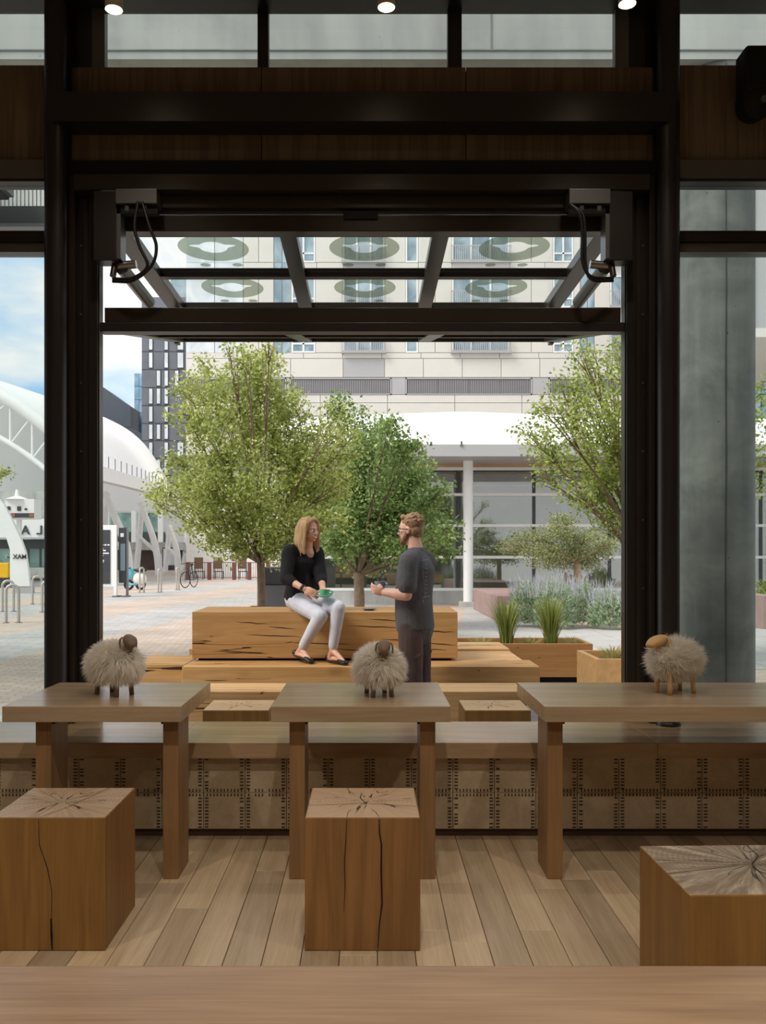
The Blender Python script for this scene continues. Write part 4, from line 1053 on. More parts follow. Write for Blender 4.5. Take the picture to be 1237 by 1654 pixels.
# ------------------------------------------------------------------ beige apartment building
FY = 60.0; K = F / FY
fz = lambda y: CH + (895 - y) / K
fx = lambda x: (x - 595) / K
ab = thing('apartment_building', 'pale panelled apartment building behind the pavilion', 'building', (4, FY, GZ))
bar('core', fx(300), fx(1062), FY + 0.12, FY + 14, GZ, 36, M['joint'], ab)
cols = [(300, 393, 'g'), (442, 469, 'g'), (471, 509, 'w'), (554, 621, 'b'), (655, 675, 's'), (730, 823, 'b'), (893, 926, 'w'), (937, 960, 'g'), (985, 1046, 'b')]
panel_cache = {}
def panel(x0, x1, z0, z1, mat='panel', name='panel', proud=0.0):
    w, h = round(x1 - x0 - 0.04, 3), round(z1 - z0 - 0.04, 3)
    if w < 0.1 or h < 0.1: return
    key = (w, h, mat)
    if key not in panel_cache:
        me = MB().box(-w / 2, w / 2, -0.06, 0.06, -h / 2, h / 2).mesh(name); me.materials.append(M[mat]); panel_cache[key] = me
    o = bpy.data.objects.new(name, panel_cache[key]); C.objects.link(o); o.parent = ab
    o.location = Vector(((x0 + x1) / 2, FY + 0.06 - proud, (z0 + z1) / 2)) - Vector((4, FY, GZ))
def panel_row(xa, xb, z0, z1, mx=2.6, mat='panel'):
    n = max(1, math.ceil((xb - xa) / mx))
    for i in range(n): panel(xa + (xb - xa) * i / n, xa + (xb - xa) * (i + 1) / n, z0, z1, mat)
def window(x0, x1, z0, z1, kind):
    m = MB(); f = 0.10; y0 = FY - 0.02
    m.box(x0, x1, y0, FY + 0.1, z0, z0 + f); m.box(x0, x1, y0, FY + 0.1, z1 - f, z1)
    m.box(x0, x0 + f, y0, FY + 0.1, z0 + f, z1 - f); m.box(x1 - f, x1, y0, FY + 0.1, z0 + f, z1 - f)
    parts = 1 if x1 - x0 < 1.1 else (2 if x1 - x0 < 2.4 else 3)
    mid = []
    for i in range(1, parts):
        x = x0 + (x1 - x0) * i / parts; mid.append(x); m.box(x - 0.06, x + 0.06, y0, FY + 0.1, z0 + f, z1 - f)
    if kind == 'w': m.box(x0 + f, x1 - f, y0, FY + 0.1, z0 + 0.55, z0 + 0.65)
    w = m.build('window', M['white'], ab)
    e = [x0 + f] + [q for x in mid for q in (x - 0.06, x + 0.06)] + [x1 - f]
    for i in range(parts):
        bar('pane', e[2 * i], e[2 * i + 1], FY + 0.04, FY + 0.07, z0 + f, z1 - f, M['pane_blue'], w)
    if kind == 'b':
        rl = MB(); rl.box(x0 - 0.1, x1 + 0.1, FY - 0.30, FY - 0.25, z0 + 1.0, z0 + 1.06); rl.box(x0 - 0.1, x1 + 0.1, FY - 0.30, FY - 0.25, z0 + 0.04, z0 + 0.1)
        n = int((x1 - x0) / 0.13)
        for i in range(n + 1): x = x0 - 0.08 + (x1 - x0 + 0.16) * i / n; rl.box(x - 0.02, x + 0.02, FY - 0.29, FY - 0.26, z0 + 0.1, z0 + 1.0)
        rl.box(x0 - 0.1, x1 + 0.1, FY - 0.30, FY, z0 - 0.06, z0 + 0.03)
        rl.build('railing', M['greypanel'], ab)
XA, XB = fx(300), fx(1060)
for fl in range(5):
    z0 = 14.80 + 3.02 * fl; zt = z0 + 2.15
    edge = XA
    for (a, b, kd) in cols:
        a, b = fx(a), fx(b)
        if a - edge > 0.15: panel_row(edge, a, z0, zt, 1.9)
        if kd == 'g':
            for i in range(2):
                bar('glazing_panel', a + (b - a) * i / 2 + 0.03, a + (b - a) * (i + 1) / 2 - 0.03, FY + 0.02, FY + 0.1, z0, zt + 0.85, M['pane_pale'] if b < fx(400) else M['pane_blue'], ab)
        else: window(a, b, z0, zt, kd)
        edge = b
    panel_row(edge, XB, z0, zt, 1.9)
    zs = z0 + 2.15; ze = z0 + 3.02
    edge = XA
    for (a, b, kd) in cols:
        if kd in 'gb':
            a, b = fx(a), fx(b); panel_row(edge, a, zs, ze, 3.1)
            if kd == 'b': panel_row(a, b, zs, ze, 9, 'panel' if a > 3 else 'greypanel')
            edge = b
    panel_row(edge, XB, zs, ze, 3.1)
panel_row(XA, XB, 14.42, 14.80, 2.7)
edge = XA
for a, b in ((fx(554), fx(621)),):
    panel_row(edge, a, 13.15, 14.42, 5.0); panel(a, b, 13.15, 14.42, 'greypanel'); panel_row(b, XB, 13.15, 14.42, 2.6)
for za, zb in ((12.0, 13.12), (9.4, 10.55), (6.8, 7.9)):
    for a, b in ((300, 462), (468, 632), (655, 859), (886, 1058)):
        a, b = fx(a), fx(b)
        fr = MB(); fr.box(a, b, FY - 0.03, FY + 0.1, zb - 0.08, zb); fr.box(a, b, FY - 0.03, FY + 0.1, za, za + 0.06); fr.box(a, a + 0.08, FY - 0.03, FY + 0.1, za, zb); fr.box(b - 0.08, b, FY - 0.03, FY + 0.1, za, zb)
        lf = fr.build('louvre_frame', M['greypanel'], ab)
        for i in range(4): bar('louvre', a + 0.08 + (b - a - 0.16) * i / 4 + 0.03, a + 0.08 + (b - a - 0.16) * (i + 1) / 4 - 0.03, FY + 0.02, FY + 0.1, za + 0.06, zb - 0.08, M['vent'], lf)
    for a, b in ((462, 468), (632, 655), (859, 886)): panel(fx(a), fx(b), za, zb, 'greypanel')
panel_row(XA, XB, 11.45, 12.0, 4.6); panel_row(XA, XB, 10.58, 11.45, 5.0); panel_row(XA, XB, 7.95, 9.4, 5.0)
bar('parapet', fx(298), fx(1062), FY - 0.1, FY + 14, 36, 36.6, M['panel'], ab)

# cantilevered wing and blue tower at the far right
wg = thing('building_wing', 'beige shaded building wing seen past the top of the concrete column', 'building', (20, 44, GZ))
bar('wing', 17.15, 32, 40, 52, 11.4, 24, M['greypanel'], wg); bar('lower_edge', 17.1, 32, 39.95, 52, 11.0, 11.4, M['panel'], wg); bar('corner_trim', 17.05, 17.15, 39.9, 40.1, 11.4, 24, M['white'], wg)
bar('pier', 27, 30, 42, 50, GZ, 11, M['greypanel'], wg)
tw = thing('glass_tower', 'blue glass tower at the right edge past the column', 'building', (32, 72, GZ))
bar('core', 28, 44, 72.1, 84, GZ, 34, M['dark'], tw)
for i in range(9):
    for j in range(11): bar('pane', 28.05 + i * 1.75, 29.7 + i * 1.75, 72.0, 72.1, 3.0 + j * 2.8, 5.7 + j * 2.8, M['pane_sky'], tw)

# dark brick tower, glass sliver, metal-clad block at the left
BY = 85.0; kb = F / BY
M['darkbrick'] = plain('dark_brick', lin(108, 112, 122), 0.8, 0, 0.10, 0.8)
bt = thing('brick_tower', 'dark grey brick tower with narrow windows left of the tall tree', 'building', (-19.4, BY, GZ))
bx = lambda x: (x - 595) / kb
bz = lambda y: CH + (895 - y) / kb
bar('wall', bx(229), bx(306), BY, BY + 10, GZ, bz(480), M['darkbrick'], bt); bar('upper_wall', bx(275), bx(306), BY, BY + 10, bz(480), bz(440), M['pane_blue'], bt)
rows = [(540, 566, (240, 265, 286)), (569, 595, (240, 265, 286)), (598, 624, (252.5, 265, 282)), (627, 653, (240, 252.5, 265)), (656, 682, (240, 265)), (685, 710, (240, 252.5, 265)), (714, 738, (240, 265, 286)), (511, 537, (240, 252.5, 265)), (742, 766, (240, 252.5, 265))]
for y0, y1, xs_ in rows:
    for x in xs_:
        wd = 11 if x == 286 else 7.2
        w = MB().box(bx(x), bx(x + wd), BY - 0.06, BY + 0.02, bz(y1), bz(y0)).build('window', M['dark'], bt)
        bar('pane', bx(x) + 0.06, bx(x + wd) - 0.05, BY - 0.08, BY - 0.05, bz(y1) + 0.06, bz(y0) - 0.06, M['pane_pale'], w)
    bar('string_course', bx(229), bx(300), BY - 0.03, BY, bz(y1 + 2), bz(y1 + 1.3), M['dark'], bt)
gs = thing('glass_tower', 'slim blue glass tower behind the dark brick tower', 'building', (-23.4, 92, GZ))
bar('core', (217 - 595) * 92 / F, (232 - 595) * 92 / F, 92.06, 98, GZ, CH + 292 * 92 / F, M['dark'], gs)
for j in range(14): bar('pane', (217 - 595) * 92 / F, (224 - 595) * 92 / F, 92, 92.06, 1 + j * 1.35, 2.3 + j * 1.35, M['pane_sky'], gs); bar('pane', (224.5 - 595) * 92 / F, (232 - 595) * 92 / F, 92, 92.06, 1 + j * 1.35, 2.3 + j * 1.35, M['pane_sky'], gs)
M['metalclad'] = plain('dark_cladding', lin(78, 86, 96), 0.4, 0.2, 0.08, 0.6)
mc = thing('clad_block', 'dark metal clad roof block behind the white station canopy', 'building', (-26, 88, GZ))
q = [at(150, 615, 88), at(166, 625, 88), at(211, 657, 88), at(211, 690, 88), at(231, 702, 88), at(231, 790, 88), at(150, 790, 88)]
MB().prism(q, (0, 3.5, 0)).build('cladding', M['metalclad'], mc)
for j in range(6): bar('seam', at(150, 0, 88).x, at(211, 0, 88).x, 87.96, 88, at(0, 690 + j * 8, 88).z, at(0, 689.6 + j * 8, 88).z, M['dark'], mc)
bar('base_wall', at(150, 0, 88).x, at(231, 0, 88).x, 88, 91.5, GZ, at(0, 790, 88).z, M['concrete_lt'], mc)

# ------------------------------------------------------------------ station canopy
t_ = NT('tensile_fabric'); d_ = t_.n('BsdfDiffuse'); d_.inputs[0].default_value = lin(244, 246, 246); l_ = t_.n('BsdfTranslucent'); l_.inputs[0].default_value = lin(246, 248, 248); x_ = t_.n('MixShader'); x_.inputs[0].default_value = 0.6
t_.l(d_.outputs[0], x_.inputs[1]); t_.l(l_.outputs[0], x_.inputs[2]); t_.l(x_.outputs[0], t_.out.inputs[0]); M['tensile'] = t_.m
sc_ = thing('station_canopy', 'white arched station canopy with curved legs at the left', 'canopy', (-20, 58, GZ))
near = catmull([(-13.2, 42, 5.5), (-15.1, 42, 7.3), (-17.2, 42, 8.75), (-21, 42, 10.6), (-27, 42, 12.2), (-34, 42, 13.2)], 6)
far = catmull([(-16.2, 76, 6.1), (-18.9, 76, 10.6), (-22.3, 76, 12.9), (-27, 76, 14.2), (-33, 76, 15.6), (-40, 76, 16.4)], 6)
n = min(len(near), len(far)); rows_ = 10
vs = []
for j in range(rows_ + 1):
    t = j / rows_
    for i in range(n):
        a = near[i].lerp(far[i], t); a.x += 1.2 * math.sin(PI * t) * 0.6; vs.append(a)
top = MB(); top.add(vs + [v - Vector((0, 0, 0.25)) for v in vs], [(j * n + i, j * n + i + 1, (j + 1) * n + i + 1, (j + 1) * n + i) for j in range(rows_) for i in range(n - 1)] +
                    [((rows_ + 1) * n + j * n + i, (rows_ + 1) * n + (j + 1) * n + i, (rows_ + 1) * n + (j + 1) * n + i + 1, (rows_ + 1) * n + j * n + i + 1) for j in range(rows_) for i in range(n - 1)])
top.build('membrane', M['membrane'], sc_, smooth=True, fix=False)
es = [v.copy() for v in far]; MB().add([v + Vector((0, 0.3, -0.1)) for v in es] + [Vector((es[-1].x, 76.3, 5.0)), Vector((es[0].x, 76.3, 5.0))], [tuple(range(len(es) + 2))]).build('end_screen', M['tensile'], sc_)
auto_smooth(MB().tube(near, 0.30, 12).build('rim_tube', M['white'], sc_), 60)
auto_smooth(MB().tube([v - Vector((0, 0, 2.0)) for v in near], 0.14, 8).build('lower_chord', M['white'], sc_), 60)
for i in range(2, n - 2, 3):
    MB().tube([near[i], near[i] - Vector((0, 0, 2.0))], 0.06, 8).build('truss_post', M['white'], sc_)
    MB().tube([near[i], near[min(i + 3, n - 1)] - Vector((0, 0, 2.0))], 0.045, 8).build('truss_diagonal', M['white'], sc_)
eave = [near[0].lerp(far[0], t / 8) for t in range(9)]
for v_, t in zip(eave, range(9)): v_.x += 0.72 * math.sin(PI * t / 8)
for a, b in zip(eave[:-1], eave[1:]): MB().obox(a - Vector((0, 0, .25)), b - Vector((0, 0, .25)), 0.5, 0.7).build('eave_beam', M['white'], sc_)
for i in range(26):
    t = i / 26; p = near[0].lerp(far[0], t); p.x += 0.72 * math.sin(PI * t); MB().tube([p, p + Vector((0, 0, 0.75))], 0.025, 5).build('snow_guard', M['alu'], sc_)
def legpath(pp, Y, w): 
    P = catmull([at(x, y, Y) for x, y in pp], 5); k = len(P)
    P[-1].z = GZ
    return P, [(w * (0.75 + 0.45 * i / k)) for i in range(k)]
for pp, Y, w in (([(168, 795), (180, 822), (194, 855), (204, 885), (209, 930)], 56, 0.26), ([(226, 812), (238, 842), (249, 875), (255, 905), (257, 929)], 62, 0.24), ([(272, 848), (280, 870), (286, 893), (288, 925)], 71, 0.24), ([(300, 868), (306, 890), (308, 921)], 80, 0.24)):
    P, rr = legpath(pp, Y, w); auto_smooth(MB().tube(P, rr, 12).build('curved_leg', M['white'], sc_), 60)
    e = P[0]; MB().tube([e + Vector((0, 0.6, 0)), Vector((e.x - 0.4, e.y + 0.6, GZ))], 0.2, 10).build('straight_leg', M['white'], sc_)
    MB().tube([Vector((e.x - 0.3, e.y + 0.5, e.z * 0.55)), Vector((P[-1].x, e.y + 0.2, e.z * 0.25))], 0.13, 8).build('leg_brace', M['white'], sc_)
# concourse under the canopy
sb = thing('station_concourse', 'pale station building under the white canopy', 'building', (-20, 84, GZ))
M['teal'] = paneglass('teal_glass', lin(60, 84, 86), lin(126, 166, 158))
bar('back_wall', -33, -14.0, 84, 84.7, GZ, 5.5, M['greypanel'], sb); bar('floor_slab', -33, -15.2, 80, 84, 1.7, 2.4, M['concrete_lt'], sb)
bar('upper_glazing', -33, -19.6, 83.9, 84, 2.6, 5.2, M['teal'], sb); bar('dark_band', -33, -19.0, 83.8, 83.9, 2.4, 3.4, M['dark'], sb)
for i in range(7): bar('post', -31 + i * 2.4, -30.6 + i * 2.4, 81, 81.4, GZ, 5.3, M['white'], sb)
bar('stone_wall', -21.5, -17.8, 83.7, 84, GZ, 1.7, M['redstone'], sb); bar('grey_wall', -15.9, -13.6, 82, 84, GZ, 2.5, M['greypanel'], sb)
sh = thing('shop_front', 'yellow and glass shop front behind the fenced seating', 'building', (-12, 88, GZ))
M['yellow'] = plain('yellow_panel', lin(214, 214, 78), 0.6)
bar('wall', -16.3, -6.5, 88, 90, 1.85, 4.5, M['greypanel'], sh); bar('glazing', -16.0, -12.0, 87.9, 88, 0.75, 1.85, M['teal'], sh); bar('yellow_panel', -16.2, -9.6, 87.9, 88, GZ, 0.7, M['yellow'], sh); bar('side_glazing', -12, -6.5, 87.9, 88, 0.7, 1.85, M['pane_blue'], sh)
for x in (-16.1, -14.8, -13.2, -12): bar('mullion', x, x + 0.12, 87.85, 87.9, 0.7, 1.85, M['white'], sh)
pb = thing('poster_frame', 'black framed white poster board under the canopy', 'board', at(274, 925, 76).to_tuple()); p = at(274, 900, 76)
bar('frame', p.x - 0.6, p.x + 0.62, 75.9, 76.1, 0.2, 1.9, M['dark'], pb); bar('poster', p.x - 0.52, p.x + 0.54, 75.86, 75.9, 0.4, 1.8, M['pane_pale'], pb); bar('leg', p.x - 0.6, p.x - 0.5, 75.95, 76.05, GZ, 0.2, M['dark'], pb); bar('leg', p.x + 0.5, p.x + 0.6, 75.95, 76.05, GZ, 0.2, M['dark'], pb)
pb.location.z = GZ
for ch in pb.children: ch.data.transform(Matrix.Translation((0, 0, at(274, 925, 76).z - GZ)))

# station front seen through the left window
sf = thing('transit_building', 'white fascia with dark mirrored letters over a dark shopfront', 'building', (-22, 40, GZ))
Yf = 40.0
zf = lambda y: CH - (y - 895) * Yf / F
xf = lambda x: (x - 595) * Yf / F
bar('fascia', -36, xf(148), Yf, Yf + 1, zf(869), zf(838), M['white'], sf); bar('fascia_lip', -36, xf(148), Yf - 0.08, Yf, zf(871), zf(868), M['greypanel'], sf)
bar('shop_glass', -36, xf(148), Yf + 0.3, Yf + 0.5, zf(916), zf(871), M['teal'], sf); bar('shop_band', -36, xf(148), Yf + 0.2, Yf + 0.3, zf(886), zf(872), M['dark'], sf)
bar('low_wall', -36, xf(148), Yf - 0.6, Yf + 0.5, GZ, zf(917), M['concrete_lt'], sf); bar('wall_cap', -36, xf(148), Yf - 0.65, Yf - 0.55, zf(937), zf(933), M['dark'], sf)
bar('upper_wall', -36, xf(148), Yf + 1.2, Yf + 1.7, zf(838), zf(790), M['concrete_lt'], sf); bar('upper_window', xf(68), xf(76), Yf + 1.15, Yf + 1.2, zf(838), zf(815), M['dark'], sf)
for x in (40, 60, 80, 100, 120): bar('shop_mullion', xf(x), xf(x) + 0.08, Yf + 0.26, Yf + 0.34, zf(916), zf(872), M['dark'], sf)
letters = link_mesh('fascia_letters', text_mesh('L  A  N', 0.56, True, 0.04), M['dark'], sf)
letters.location = Vector((xf(69.5), Yf - 0.04, zf(863))) - sf.location
M['lettergrey'] = plain('letter_grey', lin(70, 72, 74), 0.6)
mxl = thing('canopy_pier', 'white tapered pier lettered in mirrored capitals behind the bike hoops', 'column', at(35, 945, 33).to_tuple()); Yp = 33.0
mxl.location.z = GZ
a = [at(x, y, Yp) for x, y in ((16, 947), (48, 947), (45, 918), (41, 893), (33, 870), (26, 855), (18, 838), (6, 815), (-8, 800), (-30, 795), (-20, 815), (-4, 840), (8, 862), (16, 888))]
MB().prism(a, (0, 0.18, 0)).build('pier', M['white'], mxl)
bar('plinth', at(24, 0, Yp).x, at(51, 0, Yp).x, Yp + 0.02, Yp + 0.3, GZ, at(0, 947, Yp).z, M['greypanel'], mxl)
l2 = link_mesh('pier_letters', text_mesh('MAX', 0.235, True, 0.02), M['lettergrey'], mxl)
l2.location = at(43, 902.5, Yp - 0.02) - mxl.location
l3 = link_mesh('shop_letters', text_mesh('MI', 0.26, True, 0.02), M['greypanel'], sf); l3.location = Vector((xf(15), Yf + 0.18, zf(902))) - sf.location
sg = thing('signal_box', 'white box with small windows and a dark display above the pier', 'sign', at(32, 838, 36).to_tuple()); Ys = 36.0
sxx = lambda x: at(x, 0, Ys).x
szz = lambda y: at(0, y, Ys).z
bar('box', sxx(8), sxx(55), Ys, Ys + 0.8, szz(838), szz(806), M['white'], sg); bar('display', sxx(18), sxx(55), Ys - 0.04, Ys, szz(836), szz(829), M['dark'], sg); bar('pane', sxx(12), sxx(17), Ys - 0.03, Ys, szz(824), szz(818), M['dark'], sg); bar('pane', sxx(28), sxx(34), Ys - 0.03, Ys, szz(825), szz(818), M['dark'], sg); bar('pane', sxx(40), sxx(44), Ys - 0.03, Ys, szz(824), szz(821), M['dark'], sg)
M['amber'] = plain('amber', lin(170, 96, 60), 0.5); bar('amber_light', sxx(18), sxx(25), Ys - 0.06, Ys - 0.04, szz(835), szz(830), M['amber'], sg); bar('amber_light', sxx(48), sxx(55), Ys - 0.06, Ys - 0.04, szz(835), szz(830), M['amber'], sg)
MB().lathe([(0.5, 0), (0.1, 0.14), (0.05, 0.4)], (sxx(23), Ys + 0.3, szz(806)), 16).build('lamp_cap', M['white'], sg)
bar('stalk', sxx(25) - 0.08, sxx(25) + 0.08, Ys + 0.3, Ys + 0.46, GZ, szz(838), M['white'], sg)
yb = thing('barrier_block', 'yellow barrier block in front of the shopfront at the left edge', 'barrier', (at(4, 0, 38.5).x, 38.5, GZ)); M['safety'] = plain('safety_yellow', lin(236, 184, 24), 0.5)
bar('body', at(-8, 0, 38.5).x, at(15, 0, 38.5).x, 38.4, 38.9, GZ + 0.42, at(0, 909, 38.5).z, M['safety'], yb, 0.04); bar('foot', at(-8, 0, 38.5).x, at(15, 0, 38.5).x, 38.45, 38.85, GZ, GZ + 0.42, M['dark'], yb)

# ------------------------------------------------------------------ street things
def hoop(label, px, py, w_px, h_px, ang=0.35):
    Y = (CH - GZ) * F / (py - 895); p = at(px, py, Y); k = Y / F
    o = thing('bike_hoop', label, 'bike rack', (p.x, Y, GZ), 'steel bike hoops')
    w, h = w_px * k, h_px * k; d = Vector((math.cos(ang), math.sin(ang), 0))
    c = Vector((p.x, Y, GZ)); pts = [c - d * w / 2]
    pts += [c + d * (-w / 2 * math.cos(PI * i / 12)) + Vector((0, 0, h - w / 2 + w / 2 * math.sin(PI * i / 12))) for i in range(13)]
    pts.append(c + d * w / 2)
    auto_smooth(MB().tube(pts, 0.032, 8, hint=(-d.y, d.x, 0)).build('tube', M['hoop'], o), 60)
    for s in (-1, 1): MB().lathe([(0.07, 0), (0.07, 0.012)], c + d * s * w / 2, 12).build('foot_plate', M['alu'], o)
hoop('nearest steel bike hoop at the lower left', 20, 1006, 19, 61); hoop('steel bike hoop just behind the nearest one at the left edge', 13, 988, 17, 50)
hoop('steel bike hoop between the pier and the column', 60, 976, 14, 45); hoop('steel bike hoop half hidden by the black column', 76, 989, 15, 50)
hoop('steel bike hoop beside the parked scooter', 229, 957, 9, 40, 1.0); hoop('steel bike hoop in front of the second curved leg', 258, 957, 7, 38, 1.1); hoop('steel bike hoop in front of the third curved leg', 287, 953, 6, 36, 1.1)
# wayfinding totem
Yt = 30.0; tt = thing('wayfinding_sign', 'dark wayfinding totem with white writing and a map panel', 'sign', (at(185, 965, Yt).x, Yt, GZ))
tx = lambda x: at(x, 0, Yt).x
tz = lambda y: at(0, y, Yt).z
bar('panel', tx(150), tx(178), Yt, Yt + 0.12, tz(943), tz(856), M['dark'], tt); bar('panel_edge', tx(150), tx(187), Yt + 0.02, Yt + 0.1, tz(947), tz(848), M['white'], tt)
bar('post', tx(183.5), tx(188), Yt, Yt + 0.12, GZ, tz(848), M['white'], tt); bar('map_panel', tx(188), tx(200), Yt + 0.3, Yt + 0.42, tz(942), tz(852), M['dark'], tt)
bar('map_sheet', tx(190.5), tx(198.5), Yt + 0.28, Yt + 0.3, tz(922), tz(878), M['pane_blue'], tt); bar('map_post', tx(199.5), tx(202.5), Yt + 0.3, Yt + 0.42, GZ, tz(850), M['alu'], tt)
for y, a, b in ((875, 164, 166), (880, 164, 167), (880, 168.5, 172), (880, 173.5, 177), (886, 164, 167), (889, 164, 171), (893.5, 164, 176), (897, 164, 167), (905, 164, 168), (907.5, 164, 167.5)):
    bar('white_mark', tx(a), tx(b), Yt - 0.006, Yt, tz(y + 1.2), tz(y - 0.9), M['white'], tt)
bar('map_title', tx(190.5), tx(196), Yt + 0.29, Yt + 0.3, tz(867), tz(861), M['white'], tt)
for x in (tx(186), tx(201)): bar('foot', x - 0.09, x + 0.09, Yt - 0.05, Yt + 0.45, GZ, GZ + 0.05, M['alu'], tt)
# scooter
M['scooterblue'] = plain('scooter_blue', lin(96, 178, 200), 0.35, 0, 0.05, 5, coat=0.4); M['scooterwhite'] = plain('scooter_cream', lin(226, 226, 216), 0.4)
Yc = 36.0; s0 = at(219, 953, Yc); scn = thing('scooter', 'pale blue and cream motor scooter parked by the hoops', 'scooter', (s0.x, Yc, GZ))
P = lambda x, y, dy=0.0: at(x, y, Yc) + Vector((0, dy, 0))
for x, r in ((208, 0.21), (227, 0.21)):
    c = Vector((at(x, 0, Yc).x, Yc, GZ + 0.21)); pts = [c + Vector((0.16 * math.cos(2 * PI * i / 20), 0.25 * 0, 0.16 * math.sin(2 * PI * i / 20))) for i in range(21)]
    auto_smooth(MB().tube(pts, 0.05, 8, hint=(0, 1, 0)).build('wheel', M['rubber'], scn), 60)
MB().tube(catmull([P(206, 935), P(210, 925), P(212, 917)], 4), [(0.06, 0.17)] * 5 + [(0.05, 0.14)] * 4, 12).build('front_shield', M['scooterblue'], scn, smooth=True)
MB().ell(P(226, 935), 0.28, 0.19, 0.26).build('rear_body', M['scooterwhite'], scn, smooth=True)
MB().tube([P(208, 944), P(222, 944)], [(0.05, 0.15), (0.05, 0.16)], 10).build('floorboard', M['scooterblue'], scn, smooth=True)
MB().ell(P(227, 921), 0.27, 0.15, 0.08).build('seat', M['rubber'], scn, smooth=True)
MB().tube([P(209, 919, -0.3), P(210.5, 917), P(209, 919, 0.3)], 0.025, 8).build('handlebar', M['rubber'], scn, smooth=True)
MB().tube([P(229, 928), P(234, 945)], 0.05, 8).build('mudguard', M['dark'], scn, smooth=True)
# bicycle
Yb = 38.5; bc = thing('bicycle', 'dark bicycle parked on the paving left of the fence', 'bicycle', (at(307, 0, Yb).x, Yb, GZ)); bxc = at(306, 0, Yb).x
for i, (dx, dy) in enumerate(((-0.10, -0.40), (0.10, 0.45))):
    c = Vector((bxc + dx, Yb + dy, GZ + 0.35)); u = Vector((0.33, 0.94, 0)).normalized() if i else Vector((0.45, 0.9, 0)).normalized()
    pts = [c + u * 0.33 * math.cos(2 * PI * k / 24) + Vector((0, 0, 0.33 * math.sin(2 * PI * k / 24))) for k in range(25)]
    auto_smooth(MB().tube(pts, 0.02, 6).build('wheel', M['rubber'], bc), 70)
    for k in range(6): MB().tube([c + u * 0.32 * math.cos(PI * k / 6) + Vector((0, 0, 0.32 * math.sin(PI * k / 6))), c - u * 0.32 * math.cos(PI * k / 6) - Vector((0, 0, 0.32 * math.sin(PI * k / 6)))], 0.004, 4).build('spoke', M['alu'], bc)
fw, rw = Vector((bxc - 0.10, Yb - 0.40, GZ + 0.35)), Vector((bxc + 0.10, Yb + 0.45, GZ + 0.35)); hd_, sd_ = Vector((bxc - 0.06, Yb - 0.22, GZ + 0.9)), Vector((bxc + 0.05, Yb + 0.22, GZ + 0.92)); bb_ = Vector((bxc, Yb + 0.02, GZ + 0.32))
fr = MB()
for a, b in ((hd_, fw), (hd_, sd_), (hd_, bb_), (bb_, sd_), (bb_, rw), (sd_, rw)): fr.tube([a, b], 0.02, 6)
fr.build('frame', M['dark'], bc); MB().tube([hd_ + Vector((-0.28, 0.08, 0.12)), hd_ + Vector((0, 0, 0.15)), hd_ + Vector((0.28, -0.08, 0.12))], 0.016, 6).build('handlebar', M['rubber'], bc); MB().ell(sd_ + Vector((0, 0, 0.06)), 0.08, 0.13, 0.04).build('saddle', M['rubber'], bc, smooth=True)
# fenced seating
M['rust'] = plain('rust_red', lin(120, 68, 62), 0.7); Yg = 50.0; fn = thing('patio_fence', 'rust red posts with dark rails round the seating', 'fence', (at(350, 0, Yg).x, Yg, GZ))
for x in (300, 335, 375, 400, 430, 465): bar('post', at(x, 0, Yg).x, at(x + 5.5, 0, Yg).x, Yg, Yg + 0.15, GZ, GZ + 0.98, M['rust'], fn)
for z in (0.1, 0.95): bar('rail', at(300, 0, Yg).x, at(470, 0, Yg).x, Yg + 0.05, Yg + 0.09, GZ + z, GZ + z + 0.04, M['rust'], fn)
for i in range(48): bar('baluster', at(303 + i * 3.4, 0, Yg).x, at(303 + i * 3.4, 0, Yg).x + 0.02, Yg + 0.05, Yg + 0.07, GZ + 0.14, GZ + 0.95, M['dark'], fn)
M['chairwood'] = plain('chair_brown', lin(112, 88, 66), 0.6)
for i, (x, lab) in enumerate(((322, 'patio chair behind the fence nearest the bicycle'), (353, 'brown-backed patio chair in the middle behind the fence'), (392, 'patio chair behind the fence beside the tree trunk'))):
    c = at(x, 0, 51.5).x; ch = thing('patio_chair', lab, 'chair', (c, 51.5, GZ), 'patio chairs behind the fence')
    bar('seat', c - 0.25, c + 0.25, 51.3, 51.8, GZ + 0.42, GZ + 0.47, M['chairwood'], ch); bar('backrest', c - 0.25, c + 0.25, 51.25, 51.3, GZ + 0.6, GZ + 1.25, M['chairwood'], ch)
    for dx in (-0.23, 0.2):
        for dy in (51.3, 51.74): bar('leg', c + dx, c + dx + 0.04, dy, dy + 0.04, GZ, GZ + (0.42 if dy > 51.5 else 0.6), M['dark'], ch)
# ------------------------------------------------------------------ the two people
def skinmat(name, c):
    t = NT(name); v = t.coords((1, 1, 1)); n = t.noise(v, 30, 3, 0.6)
    col = t.ramp(n, [(0.3, tuple(x * 0.9 for x in c[:3]) + (1,)), (0.7, c)])
    t.principled(col, 0.5, extra={'Subsurface Weight': 0.15, 'Subsurface Radius': (0.02, 0.008, 0.005), 'Subsurface Scale': 0.3}); return t.m
def clothmat(name, c, rough=0.85, var=0.18, sc=14, bump=0.3, stretch=(1, 1, 1)):
    t = NT(name); n = t.noise(t.coords(stretch), sc, 4, 0.6, 0.8); f = t.noise(t.coords((1, 1, 1)), 220, 2)
    col = t.ramp(n, [(0.3, tuple(x * (1 - var) for x in c[:3]) + (1,)), (0.7, tuple(min(1, x * (1 + var)) for x in c[:3]) + (1,))])
    t.principled(col, rough, bump=t.math('ADD', n, t.math('MULTIPLY', f, 0.15)), bstr=bump, bdist=0.012, spec=0.25); return t.m
def hairmat(name, c1, c2, stretch=(40, 40, 4)):
    t = NT(name); n = t.noise(t.coords(stretch), 2.0, 4, 0.6)
    col = t.ramp(n, [(0.3, c1), (0.7, c2)]); t.principled(col, 0.5, bump=n, bstr=0.7, bdist=0.01, spec=0.4); return t.m
